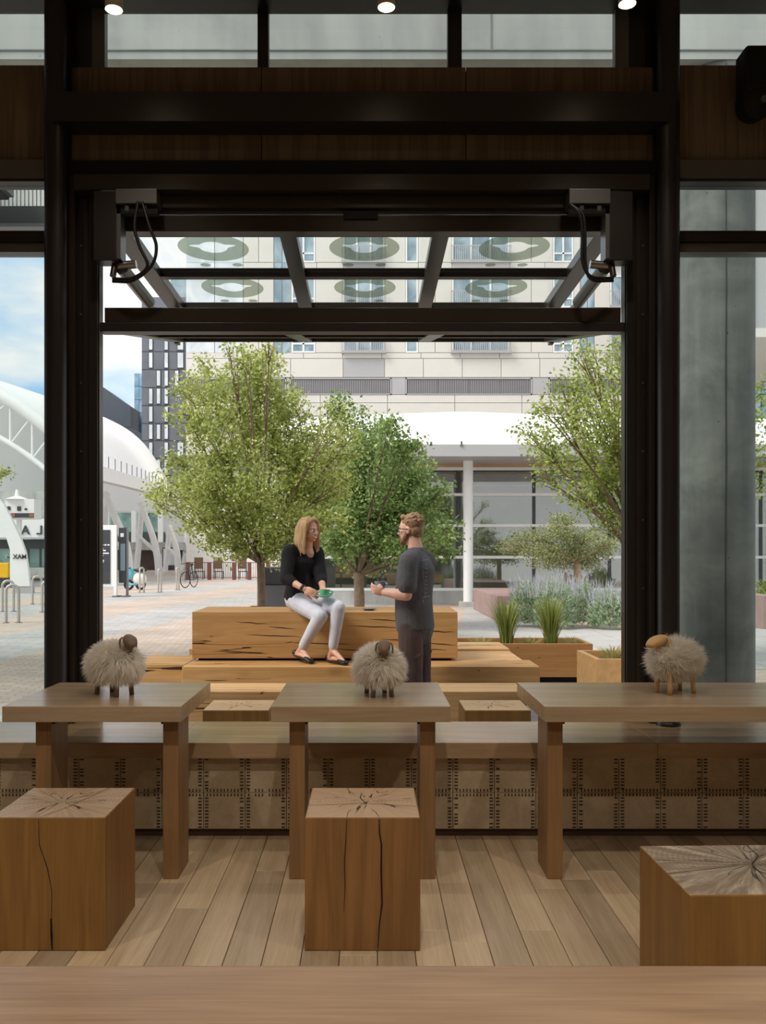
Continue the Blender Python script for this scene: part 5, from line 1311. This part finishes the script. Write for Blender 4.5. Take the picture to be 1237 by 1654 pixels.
M['skin_w'] = skinmat('skin_warm', lin(222, 172, 146)); M['skin_m'] = skinmat('skin_fair', lin(226, 178, 156))
M['sweater'] = clothmat('black_knit', lin(30, 29, 31), 0.85, 0.3, 9, 0.5, (1, 1, 0.35))
M['jeans'] = clothmat('pale_jeans', lin(206, 208, 218), 0.8, 0.08, 12, 0.3)
M['tee'] = clothmat('charcoal_cotton', lin(90, 89, 93), 0.85, 0.2, 7, 0.55)
M['trousers'] = clothmat('plum_brown_twill', lin(84, 70, 70), 0.8, 0.25, 9, 0.6, (1, 1, 0.5))
M['blond'] = hairmat('blond_hair', lin(142, 106, 68), lin(214, 178, 128)); M['brownhair'] = hairmat('brown_hair', lin(104, 78, 52), lin(168, 132, 94), (30, 30, 20)); M['beard'] = hairmat('beard_brown', lin(110, 78, 54), lin(150, 108, 78), (40, 40, 40))
M['lips'] = plain('lips', lin(186, 92, 88), 0.45); M['teeth'] = plain('teeth', lin(240, 236, 228), 0.35); M['eyewhite'] = plain('eye_white', lin(230, 226, 220), 0.3); M['iris'] = plain('iris', lin(62, 44, 32), 0.3)
M['shoe'] = plain('black_leather', lin(28, 27, 28), 0.4); M['greencup'] = plain('green_ceramic', lin(112, 194, 158), 0.25, 0, 0.02); M['bluecup'] = plain('slate_ceramic', lin(136, 154, 170), 0.25, 0, 0.02); M['greysaucer'] = plain('grey_saucer', lin(116, 122, 126), 0.35)
M['print'] = plain('shirt_print', lin(178, 176, 176), 0.8)

def ease(pts, rad, n=5):
    P = catmull(pts, n); m = len(rad) - 1; out = []
    for i in range(len(P)):
        t = i / (len(P) - 1) * m; k = min(int(t), m - 1); f = t - k
        a, b = rad[k], rad[k + 1]
        a = a if isinstance(a, tuple) else (a, a); b = b if isinstance(b, tuple) else (b, b)
        out.append((a[0] + (b[0] - a[0]) * f, a[1] + (b[1] - a[1]) * f))
    return P, out
def limb(mb, pts, rad, hint=None, n=5, seg=14):
    P, r = ease(pts, rad, n); mb.tube(P, r, seg, hint)
    mb.ell(P[0], r[0][0], r[0][0], r[0][0], seg=10, rings=6); mb.ell(P[-1], r[-1][0], r[-1][0], r[-1][0], seg=10, rings=6)
def hand(mb, wrist, fwd, palm_n, curl, side_sign, thumb_out=0.6, s=1.0):
    """palm along FWD, PALM_N = the way the palm faces, fingers curl towards it"""
    f = fwd.normalized(); n = (palm_n - f * palm_n.dot(f)).normalized(); r = f.cross(n) * side_sign
    c = wrist + f * 0.045 * s
    m3 = Matrix((f, r, n)).transposed()
    mb.ell(c, 0.05 * s, 0.040 * s, 0.016 * s, m3, 12, 8)
    for i, (off, L) in enumerate(((-0.029, 0.068), (-0.010, 0.078), (0.010, 0.072), (0.028, 0.056))):
        b = c + f * 0.036 * s + r * off * s
        p = [b - f * 0.02 * s, b]; d = f.copy(); ang = 0
        for k, q in enumerate((0.42, 0.32, 0.26)):
            ang += curl * (0.9 + 0.1 * i) * (0.7, 1.0, 0.8)[k]
            d = (f * math.cos(ang) + n * math.sin(ang)); p.append(p[-1] + d * L * q * s)
        mb.tube(p, [0.0092 * s, 0.0092 * s, 0.0088 * s, 0.008 * s, 0.0066 * s], 8); mb.ell(p[-1], 0.0066 * s, 0.0066 * s, 0.0066 * s, seg=8, rings=5)
    b = wrist + f * 0.022 * s - r * 0.026 * s
    d1 = (f * 0.75 - r * thumb_out + n * 0.35).normalized(); d2 = (f * 0.9 - r * 0.1 + n * 0.45).normalized()
    p = [b, b + d1 * 0.034 * s, b + d1 * 0.034 * s + d2 * 0.030 * s, b + d1 * 0.034 * s + d2 * 0.052 * s]
    mb.tube(p, [0.014 * s, 0.0115 * s, 0.0098 * s, 0.0075 * s], 8); mb.ell(p[-1], 0.0075 * s, 0.0075 * s, 0.0075 * s, seg=8, rings=5)
def head(mb, c, f, s=1.0, jaw=1.0):
    """skull, jaw, nose, ears; returns the head frame"""
    u = Vector((0, 0, 1)); f = f.normalized(); r = f.cross(u).normalized(); u = r.cross(f)
    m3 = Matrix((f, r, u)).transposed(); Q = lambda a, b, z: c + (f * a + r * b + u * z) * s
    mb.ell(Q(-0.012, 0, 0.030), 0.096 * s, 0.076 * s, 0.092 * s, m3, 20, 14)
    mb.ell(Q(0.022, 0, -0.030), 0.066 * s, 0.062 * s, 0.072 * s, m3, 18, 12)
    mb.ell(Q(0.040, 0, -0.066), 0.040 * s, 0.043 * s * jaw, 0.036 * s, m3, 14, 10)
    mb.ell(Q(0.054, 0, -0.084), 0.022 * s, 0.024 * s * jaw, 0.020 * s, m3, 12, 8)
    mb.ell(Q(0.070, 0, 0.026), 0.020 * s, 0.050 * s, 0.012 * s, m3, 14, 8)
    P, rr = ease([Q(0.078, 0, 0.020), Q(0.092, 0, -0.004), Q(0.100, 0, -0.024)], [0.0085 * s, 0.0105 * s, 0.0145 * s], 4); mb.tube(P, rr, 10); mb.ell(P[-1], 0.0145 * s, 0.0145 * s, 0.012 * s, seg=10, rings=6)
    for sg in (-1, 1):
        mb.ell(Q(0.086, sg * 0.012, -0.028), 0.010 * s, 0.009 * s, 0.008 * s, m3, 8, 6)
        mb.ell(Q(0.052, sg * 0.040, -0.014), 0.026 * s, 0.022 * s, 0.022 * s, m3, 10, 8)
        mb.ell(Q(-0.012, sg * 0.077, -0.006), 0.018 * s, 0.008 * s, 0.032 * s, m3, 10, 8)
    return Q, m3
def face_parts(root, Q, m3, s, smile, glasses=False):
    off = root_loc(root)
    for sg in (-1, 1):
        e = MB().ell(Q(0.076, sg * 0.031, 0.004), 0.0115 * s, 0.0145 * s, 0.0085 * s, m3, 12, 8).build('eye', M['eyewhite'], root, smooth=True)
        MB().ell(Q(0.0835, sg * 0.030, 0.004), 0.0055 * s, 0.0065 * s, 0.0068 * s, m3, 10, 6).build('iris', M['iris'], e, smooth=True)
        P = [Q(0.086, sg * 0.014, 0.021), Q(0.087, sg * 0.030, 0.026), Q(0.078, sg * 0.046, 0.021)]
        MB().tube(catmull(P, 4), [0.0022, 0.0032, 0.0034, 0.0034, 0.0034, 0.003, 0.0026, 0.002, 0.0015], 6).build('eyebrow', M['brownhair'], root, smooth=True)
    w = 0.030 if smile else 0.023; up = 0.008 if smile else 0.001
    P = catmull([Q(0.074, -w, -0.052 + up), Q(0.086, -w * 0.5, -0.056), Q(0.0885, 0, -0.0575), Q(0.086, w * 0.5, -0.056), Q(0.074, w, -0.052 + up)], 4)
    if smile:
        MB().tube(P, [(0.0065 * math.sin(PI * (0.08 + 0.84 * i / (len(P) - 1))), 0.004) for i in range(len(P))], 8).build('teeth', M['teeth'], root, smooth=True)
        MB().tube([p + Vector((0, 0, 0.007)) * math.sin(PI * i / (len(P) - 1)) for i, p in enumerate(P)], 0.0032, 6).build('lip', M['lips'], root, smooth=True)
        MB().tube([p - Vector((0, 0, 0.009)) * math.sin(PI * i / (len(P) - 1)) for i, p in enumerate(P)], 0.0040, 6).build('lip', M['lips'], root, smooth=True)
    else: MB().tube(P, 0.0042, 6).build('lip', M['lips'], root, smooth=True)

def part(root, name, mb, mat, vox, sm=4):
    me = remeshed(mb, name, vox, sm, off=root_loc(root)); return link_mesh(name, me, M[mat], root)

# ---- woman seated on the beam bench
def woman():
    root = thing('person', 'seated person in black sweater and pale jeans with a green cup', 'person', (-0.60, 8.15, 0.823))
    V = Vector
    pel = V((-0.600, 8.22, 0.955)); hipR, hipL = V((-0.665, 8.16, 0.925)), V((-0.530, 8.17, 0.925))
    knR, knL = V((-0.415, 7.79, 0.800)), V((-0.262, 7.80, 0.872))
    anR, anL = V((-0.592, 7.915, 0.500)), V((-0.312, 7.83, 0.500))
    ch = V((-0.606, 8.20, 1.285)); wa = V((-0.612, 8.22, 1.10)); nk = V((-0.555, 8.18, 1.405)); hc = V((-0.540, 8.145, 1.548))
    shR, shL = V((-0.715, 8.10, 1.358)), V((-0.478, 8.26, 1.358))
    elR, elL = V((-0.735, 7.985, 1.125)), V((-0.430, 8.12, 1.125))
    wrR, wrL = V((-0.560, 7.845, 1.035)), V((-0.402, 7.93, 1.035))
    face = V((0.78, -0.62, -0.02))
    b = MB()
    Q, m3 = head(b, hc, face, 0.94, 0.92)
    limb(b, [nk - V((0, 0, 0.06)), nk, hc - V((0.01, -0.005, 0.06))], [0.062, 0.048, 0.047])
    limb(b, [pel, wa, ch, nk - V((0.02, 0, 0.06))], [(0.10, 0.13), (0.085, 0.115), (0.09, 0.13), (0.05, 0.06)], hint=(0.5, -0.8, 0))
    for sh, el, wr in ((shR, elR, wrR), (shL, elL, wrL)):
        limb(b, [ch.lerp(sh, 0.5), sh, sh.lerp(el, 0.5), el], [0.05, 0.045, 0.04, 0.035]); limb(b, [el, el.lerp(wr, 0.35), wr], [0.036, 0.036, 0.024])
    for hp, kn, an in ((hipR, knR, anR), (hipL, knL, anL)):
        limb(b, [hp, hp.lerp(kn, 0.5), kn], [0.075, 0.068, 0.05]); limb(b, [kn, kn.lerp(an, 0.35), an], [0.046, 0.047, 0.032])
    toeR, toeL = V((-0.500, 7.80, 0.410)), V((-0.200, 7.70, 0.410)); heR, heL = V((-0.640, 7.96, 0.455)), V((-0.345, 7.90, 0.415))
    for an, he, to in ((anR, heR, toeR), (anL, heL, toeL)):
        limb(b, [an, an.lerp(he, 0.6) + V((0, 0, -0.01)), he + V((0.01, 0, 0.006))], [0.030, 0.030, 0.024]); limb(b, [he, he.lerp(to, 0.5) + V((0, 0, 0.018)), to], [0.024, (0.022, 0.030), (0.012, 0.030)], hint=(0, 0, 1)); limb(b, [an, an.lerp(to, 0.45) + V((0, 0, 0.0)), to], [0.029, 0.024, 0.013])
    hand(b, wrR, V((0.9, -0.25, -0.38)), V((0.25, 0.8, -0.35)), 0.42, 1, 0.5, 0.98)
    hand(b, wrL, V((0.15, -0.85, -0.38)), V((-0.35, 0.1, 0.9)), 0.30, -1, 0.6, 0.95)
    part(root, 'body', b, 'skin_w', 0.0048, 3)
    face_parts(root, Q, m3, 0.94, True)
    s = MB()                                                     # sweater
    hn = (0.55, -0.80, 0)
    limb(s, [pel + V((0, 0, -0.03)), pel + V((-0.005, 0, 0.06)), wa, ch, nk - V((0.022, -0.008, 0.040))], [(0.125, 0.170), (0.128, 0.168), (0.115, 0.148), (0.122, 0.160), (0.064, 0.100)], hint=hn, n=6, seg=20)
    for k in range(6):
        a = k * 1.05; s.tube([wa + V((0.10 * math.cos(a), 0.10 * math.sin(a), 0.10)), pel + V((0.145 * math.cos(a), 0.145 * math.sin(a), -0.02))], [0.02, 0.035], 8)
    for sh, el, wr in ((shR, elR, wrR), (shL, elL, wrL)):
        limb(s, [ch.lerp(sh, 0.45) + V((0, 0, 0.03)), sh, sh.lerp(el, 0.55), el], [0.075, 0.066, 0.062, 0.060]); limb(s, [el, el.lerp(wr, 0.2), el.lerp(wr, 0.38)], [0.058, 0.054, 0.047])
    part(root, 'sweater', s, 'sweater', 0.0075, 3)
    j = MB()                                                     # jeans
    limb(j, [hipR.lerp(hipL, 0.0) + V((0, 0.05, 0.0)), pel + V((0, 0.03, 0)), hipL + V((0, 0.05, 0.0))], [0.105, 0.118, 0.105])
    for hp, kn, an in ((hipR, knR, anR), (hipL, knL, anL)):
        limb(j, [hp + V((0, 0.04, 0)), hp.lerp(kn, 0.45), kn], [0.102, 0.088, 0.066]); limb(j, [kn, kn.lerp(an, 0.35), kn.lerp(an, 0.90)], [0.064, 0.058, 0.043])
    part(root, 'jeans', j, 'jeans', 0.0065, 3)
    for he, to in ((heR, toeR), (heL, toeL)):
        d = (to - he); q = MB(); q.tube(catmull([he + V((-0.012, 0.01, 0.028)), he + V((0, 0, -0.008)), he.lerp(to, 0.5) + V((0, 0, -0.008)), to + d * 0.12 + V((0, 0, -0.010))], 4), [(0.018, 0.020)] * 3 + [(0.014, 0.032)] * 4 + [(0.010, 0.034)] * 4 + [(0.010, 0.030), (0.008, 0.014)], 12, hint=(0, 0, 1))
        q.tube(catmull([he.lerp(to, 0.68) + V((0, 0, 0.008)), he.lerp(to, 0.9) + V((0, 0, 0.004)), to + d * 0.12 + V((0, 0, -0.006))], 3), [(0.022, 0.038)] * 3 + [(0.018, 0.036)] * 3 + [(0.008, 0.016)], 12, hint=(0, 0, 1))
        q.ell(he + V((-0.008, 0.008, 0.012)), 0.032, 0.032, 0.026)
        part(root, 'shoe', q, 'shoe', 0.004, 2)
    h = MB(); s_ = 0.94                                          # hair
    h.ell(Q(-0.032, 0, 0.040), 0.100 * s_, 0.092 * s_, 0.102 * s_, m3, 20, 14)
    for sg in (-1, 1):
        limb(h, [Q(0.030, sg * 0.030, 0.122), Q(0.020, sg * 0.082, 0.065), Q(-0.004, sg * 0.094, -0.03), Q(-0.004, sg * 0.096, -0.12), Q(0.020, sg * 0.085, -0.215)], [(0.022, 0.030), (0.020, 0.042), (0.020, 0.050), (0.024, 0.046), (0.012, 0.018)], hint=tuple(m3.col[1]))
        limb(h, [Q(-0.04, sg * 0.07, 0.05), Q(-0.06, sg * 0.085, -0.08), Q(-0.05, sg * 0.085, -0.19)], [(0.03, 0.05), (0.03, 0.05), (0.015, 0.03)], hint=tuple(m3.col[1]))
        for k in range(5):
            a = -0.06 + 0.024 * k; limb(h, [Q(a, sg * 0.094, -0.02), Q(a, sg * 0.105, -0.12), Q(a + 0.018 * sg * (k % 2), sg * 0.098, -0.20 - 0.02 * (k % 3))], [0.014, 0.013, 0.005], n=3, seg=8)
    limb(h, [Q(-0.10, 0, 0.05), Q(-0.105, 0, -0.08), Q(-0.09, 0, -0.19)], [(0.03, 0.075), (0.03, 0.085), (0.02, 0.06)], hint=tuple(m3.col[0]))
    limb(h, [Q(0.045, -0.02, 0.118), Q(0.058, 0.025, 0.108), Q(0.045, 0.065, 0.075)], [0.016, 0.018, 0.014])
    limb(h, [Q(0.045, -0.02, 0.118), Q(0.062, -0.045, 0.095), Q(0.045, -0.072, 0.055)], [0.016, 0.016, 0.014])
    part(root, 'hair', h, 'blond', 0.0055, 2)
    w = MB(); wd = (wrR - elR).normalized(); a, bb = frame_of(wd); c = wrR - wd * 0.015
    w.tube([c - wd * 0.011, c + wd * 0.011], 0.033, 20); w.build('wristwatch', M['shoe'], root, smooth=True)
    return root
woman()
def cup(label, c, r, h, mat, group=None, hd=(1, 0, 0)):
    o = thing('coffee_cup', label, 'cup', c, group); c = Vector(c)
    auto_smooth(MB().lathe([(r * 0.55, 0), (r * 0.62, 0.006), (r * 0.86, h * 0.45), (r, h), (r * 0.94, h), (r * 0.78, h * 0.45), (r * 0.4, 0.012)], c, 28).build('bowl', M[mat], o), 50)
    d = Vector(hd).normalized(); p = [c + d * r * 0.86 + Vector((0, 0, h * 0.8)), c + d * (r + 0.022) + Vector((0, 0, h * 0.72)), c + d * (r + 0.018) + Vector((0, 0, h * 0.4)), c + d * r * 0.8 + Vector((0, 0, h * 0.3))]
    MB().tube(catmull(p, 5), 0.0055, 8).build('handle', M[mat], o, smooth=True)
    MB().lathe([(r * 0.85, 0), (r * 0.85, 0.001)], c + Vector((0, 0, h * 0.8)), 24).build('coffee', M['soil'], o)
    return o
def saucer(label, c, r, mat, group=None):
    o = thing('saucer', label, 'saucer', c, group)
    auto_smooth(MB().lathe([(r * 0.5, 0), (r * 0.6, 0.004), (r, 0.016), (r * 0.98, 0.020), (r * 0.55, 0.009)], c, 32).build('plate', M[mat], o), 60); return o
saucer('green saucer under the green cup the seated woman holds', (-0.382, 7.80, 0.965), 0.072, 'greencup'); cup('green coffee cup held by the seated woman', (-0.382, 7.80, 0.9755), 0.047, 0.058, 'greencup', hd=(1, 0.1, 0))
p = at(596, 984, 8.25); saucer('empty grey saucer on the beam bench beside the man', (p.x, 8.25, 0.823), 0.068, 'greysaucer')

# ---- man standing with his back half turned
def man():
    V = Vector
    root = thing('person', 'standing person in charcoal t-shirt and dark trousers holding a slate cup', 'person', (0.36, 7.25, GZ))
    face = V((-0.90, 0.42, -0.03))
    hc = V((0.338, 7.30, 1.535)); nk = V((0.385, 7.28, 1.375)); ch = V((0.385, 7.27, 1.20)); wa = V((0.358, 7.27, 0.98)); pel = V((0.368, 7.27, 0.80))
    shL, shR = V((0.315, 7.10, 1.285)), V((0.475, 7.42, 1.285))
    elL, elR = V((0.300, 7.05, 1.015)), V((0.43, 7.56, 1.03)); wrL, wrR = V((0.130, 7.15, 1.035)), V((0.37, 7.50, 0.88))
    hipL, hipR = V((0.335, 7.19, 0.78)), V((0.410, 7.36, 0.78)); knL, knR = V((0.345, 7.17, 0.38)), V((0.425, 7.38, 0.38)); anL, anR = V((0.385, 7.18, 0.0)), V((0.45, 7.40, 0.0))
    b = MB(); Q, m3 = head(b, hc, face, 1.0, 1.05)
    limb(b, [nk - V((0, 0, 0.06)), nk, hc + V((0.02, -0.01, -0.05))], [0.075, 0.060, 0.058])
    hn = tuple(face)
    limb(b, [pel, wa, ch, nk - V((0, 0, 0.06))], [(0.10, 0.14), (0.10, 0.14), (0.11, 0.16), (0.06, 0.08)], hint=hn)
    for sh, el, wr in ((shL, elL, wrL), (shR, elR, wrR)):
        limb(b, [ch.lerp(sh, 0.6), sh, sh.lerp(el, 0.5), el], [0.06, 0.058, 0.050, 0.043]); limb(b, [el, el.lerp(wr, 0.35), wr], [0.044, 0.046, 0.029])
    for hp, kn, an in ((hipL, knL, anL), (hipR, knR, anR)):
        limb(b, [hp, hp.lerp(kn, 0.5), kn], [0.085, 0.075, 0.058]); limb(b, [kn, kn.lerp(an, 0.4), an], [0.055, 0.055, 0.038])
    hand(b, wrL, V((-0.85, 0.25, 0.22)), V((0.2, 0.75, 0.25)), 0.62, 1, 0.5, 1.06)
    hand(b, wrR, V((-0.5, -0.1, -0.8)), V((-0.2, -0.8, 0.2)), 0.5, -1, 0.5, 1.06)
    part(root, 'body', b, 'skin_m', 0.0052, 3); face_parts(root, Q, m3, 1.0, False)
    s = MB()                                                     # t-shirt
    limb(s, [V((0.382, 7.27, 0.735)), V((0.370, 7.27, 0.86)), V((0.368, 7.27, 1.02)), ch + V((0, 0, 0.02)), nk - V((0, 0, 0.030))], [(0.150, 0.192), (0.150, 0.188), (0.145, 0.182), (0.150, 0.195), (0.078, 0.095)], hint=hn, n=6, seg=24)
    for sh in (shL, shR): limb(s, [nk + V((0, 0, -0.045)), nk.lerp(sh, 0.5) + V((0, 0, -0.015)), sh], [0.070, 0.072, 0.074])
    for sh, el in ((shL, elL), (shR, elR)): limb(s, [ch.lerp(sh, 0.5) + V((0, 0, 0.04)), sh, sh.lerp(el, 0.45), sh.lerp(el, 0.74)], [0.085, 0.078, 0.078, 0.076])
    so = part(root, 't_shirt', s, 'tee', 0.0075, 3)
    # printed lines on the back of the shirt
    bv = BVHTree.FromPolygons([v.co + root.location for v in so.data.vertices], [tuple(pp.vertices) for pp in so.data.polygons])
    def draw(pts, w):
        out = []
        for (x, z) in pts:
            h = bv.ray_cast(V((x, 6.0, z)), V((0, 1, 0)))
            if h[0] is None: continue
            out.append(h[0] - V((0, 0.0015, 0)))
        if len(out) > 1:
            m = MB(); m.tube(out, [(w, w * 0.3)] * len(out), 6, hint=(0, 0, 1)); m.build('print_line', M['print'], root)
    def px(x, y): q = at(x, y, 7.15); return (q.x, q.z)
    L = lambda a, b, n=8: [px(a[0] + (b[0] - a[0]) * i / n, a[1] + (b[1] - a[1]) * i / n) for i in range(n + 1)]
    draw(L((681, 905), (692, 904)), 0.0016); draw(L((682, 965), (695, 963)), 0.0014); draw(L((681, 906), (687, 965), 14), 0.0013)
    for k in range(8): y = 912 + 6.5 * k; draw(L((686.5, y), (690, y - 0.3), 2), 0.0012)
    draw(L((683, 968), (683.5, 973), 2), 0.0022)
    j = MB()
    limb(j, [hipL + V((0, 0, 0.02)), pel, hipR + V((0, 0, 0.02))], [0.100, 0.108, 0.100])
    for hp, kn, an in ((hipL, knL, anL), (hipR, knR, anR)):
        limb(j, [hp, hp.lerp(kn, 0.5), kn], [0.104, 0.100, 0.090]); limb(j, [kn, kn.lerp(an, 0.5), an + V((0, 0, -0.03))], [0.088, 0.082, 0.072])
        for k in range(5): 
            q = kn + V((-0.05 + 0.02 * k, -0.075, -0.10 + 0.06 * k)); j.tube(catmull([q + V((-0.05, 0.02, -0.02)), q, q + V((0.06, 0.03, 0.03 * (-1) ** k))], 4), 0.014, 6)
    part(root, 'trousers', j, 'trousers', 0.0075, 3)
    for an in (anL, anR):
        q = MB(); f2 = V((face.x, face.y, 0)).normalized(); c = V((an.x, an.y, GZ + 0.045)); q.tube([c - f2 * 0.07, c, c + f2 * 0.10, c + f2 * 0.18], [(0.04, 0.04), (0.044, 0.046), (0.036, 0.05), (0.025, 0.03)], 12, hint=(0, 0, 1)); q.ell(an + V((0, 0, -0.01)), 0.05, 0.05, 0.05)
        part(root, 'shoe', q, 'shoe', 0.006, 2)
    h = MB(); col1 = tuple(m3.col[0])
    h.ell(Q(-0.030, 0, 0.056), 0.094, 0.083, 0.086, m3, 20, 14); h.ell(Q(-0.055, 0, -0.005), 0.062, 0.074, 0.070, m3, 16, 10)
    rr = random.Random(9)
    for k in range(60):
        a = rr.uniform(0, 2 * PI); e = rr.uniform(0.1, 1.0); ce = math.sqrt(1 - e * e); p0 = Q(-0.030 + 0.096 * math.cos(a) * ce, 0.085 * math.sin(a) * ce, 0.056 + 0.089 * e); d = (p0 - Q(-0.02, 0, 0.02)).normalized()
        h.tube([p0 - d * 0.020, p0 - d * 0.002, p0 + d * 0.006 - m3.col[0] * rr.uniform(0.0, 0.015)], [0.012, 0.009, 0.004], 6)
    limb(h, [Q(0.040, -0.050, 0.100), Q(0.058, 0, 0.112), Q(0.040, 0.050, 0.100)], [0.016, 0.022, 0.016])
    part(root, 'hair', h, 'brownhair', 0.005, 1)
    bd = MB()
    for sg in (-1, 1): limb(bd, [Q(0.000, sg * 0.070, -0.020), Q(0.020, sg * 0.062, -0.062), Q(0.055, sg * 0.034, -0.092)], [(0.010, 0.014), (0.013, 0.020), (0.014, 0.02)], hint=tuple(m3.col[1]))
    limb(bd, [Q(0.055, -0.034, -0.092), Q(0.074, 0, -0.100), Q(0.055, 0.034, -0.092)], [0.017, 0.020, 0.017]); limb(bd, [Q(0.078, -0.026, -0.046), Q(0.095, 0, -0.042), Q(0.078, 0.026, -0.046)], [0.006, 0.008, 0.006])
    part(root, 'beard', bd, 'beard', 0.0045, 2)
    gl = MB()
    for sg in (-1, 1):
        gl.tube(catmull([Q(0.094, sg * 0.068, 0.010), Q(0.04, sg * 0.082, 0.008), Q(-0.012, sg * 0.086, 0.006)], 3), 0.0034, 6)
        for k in range(16):
            a0, a1 = 2 * PI * k / 16, 2 * PI * (k + 1) / 16; gl.tube([Q(0.099 - 0.006 * abs(math.cos(a0)), sg * 0.036 + 0.026 * math.cos(a0), 0.002 + 0.019 * math.sin(a0)), Q(0.099 - 0.006 * abs(math.cos(a1)), sg * 0.036 + 0.026 * math.cos(a1), 0.002 + 0.019 * math.sin(a1))], 0.0032, 5)
    gl.tube([Q(0.100, -0.012, 0.006), Q(0.103, 0, 0.009), Q(0.100, 0.012, 0.006)], 0.003, 5)
    gl.build('glasses', M['rubber'], root, smooth=True)
    return root
man()
cup('slate blue coffee cup in the hand of the standing man', (0.098, 7.20, 1.062), 0.050, 0.060, 'bluecup', hd=(0.6, -0.6, 0))
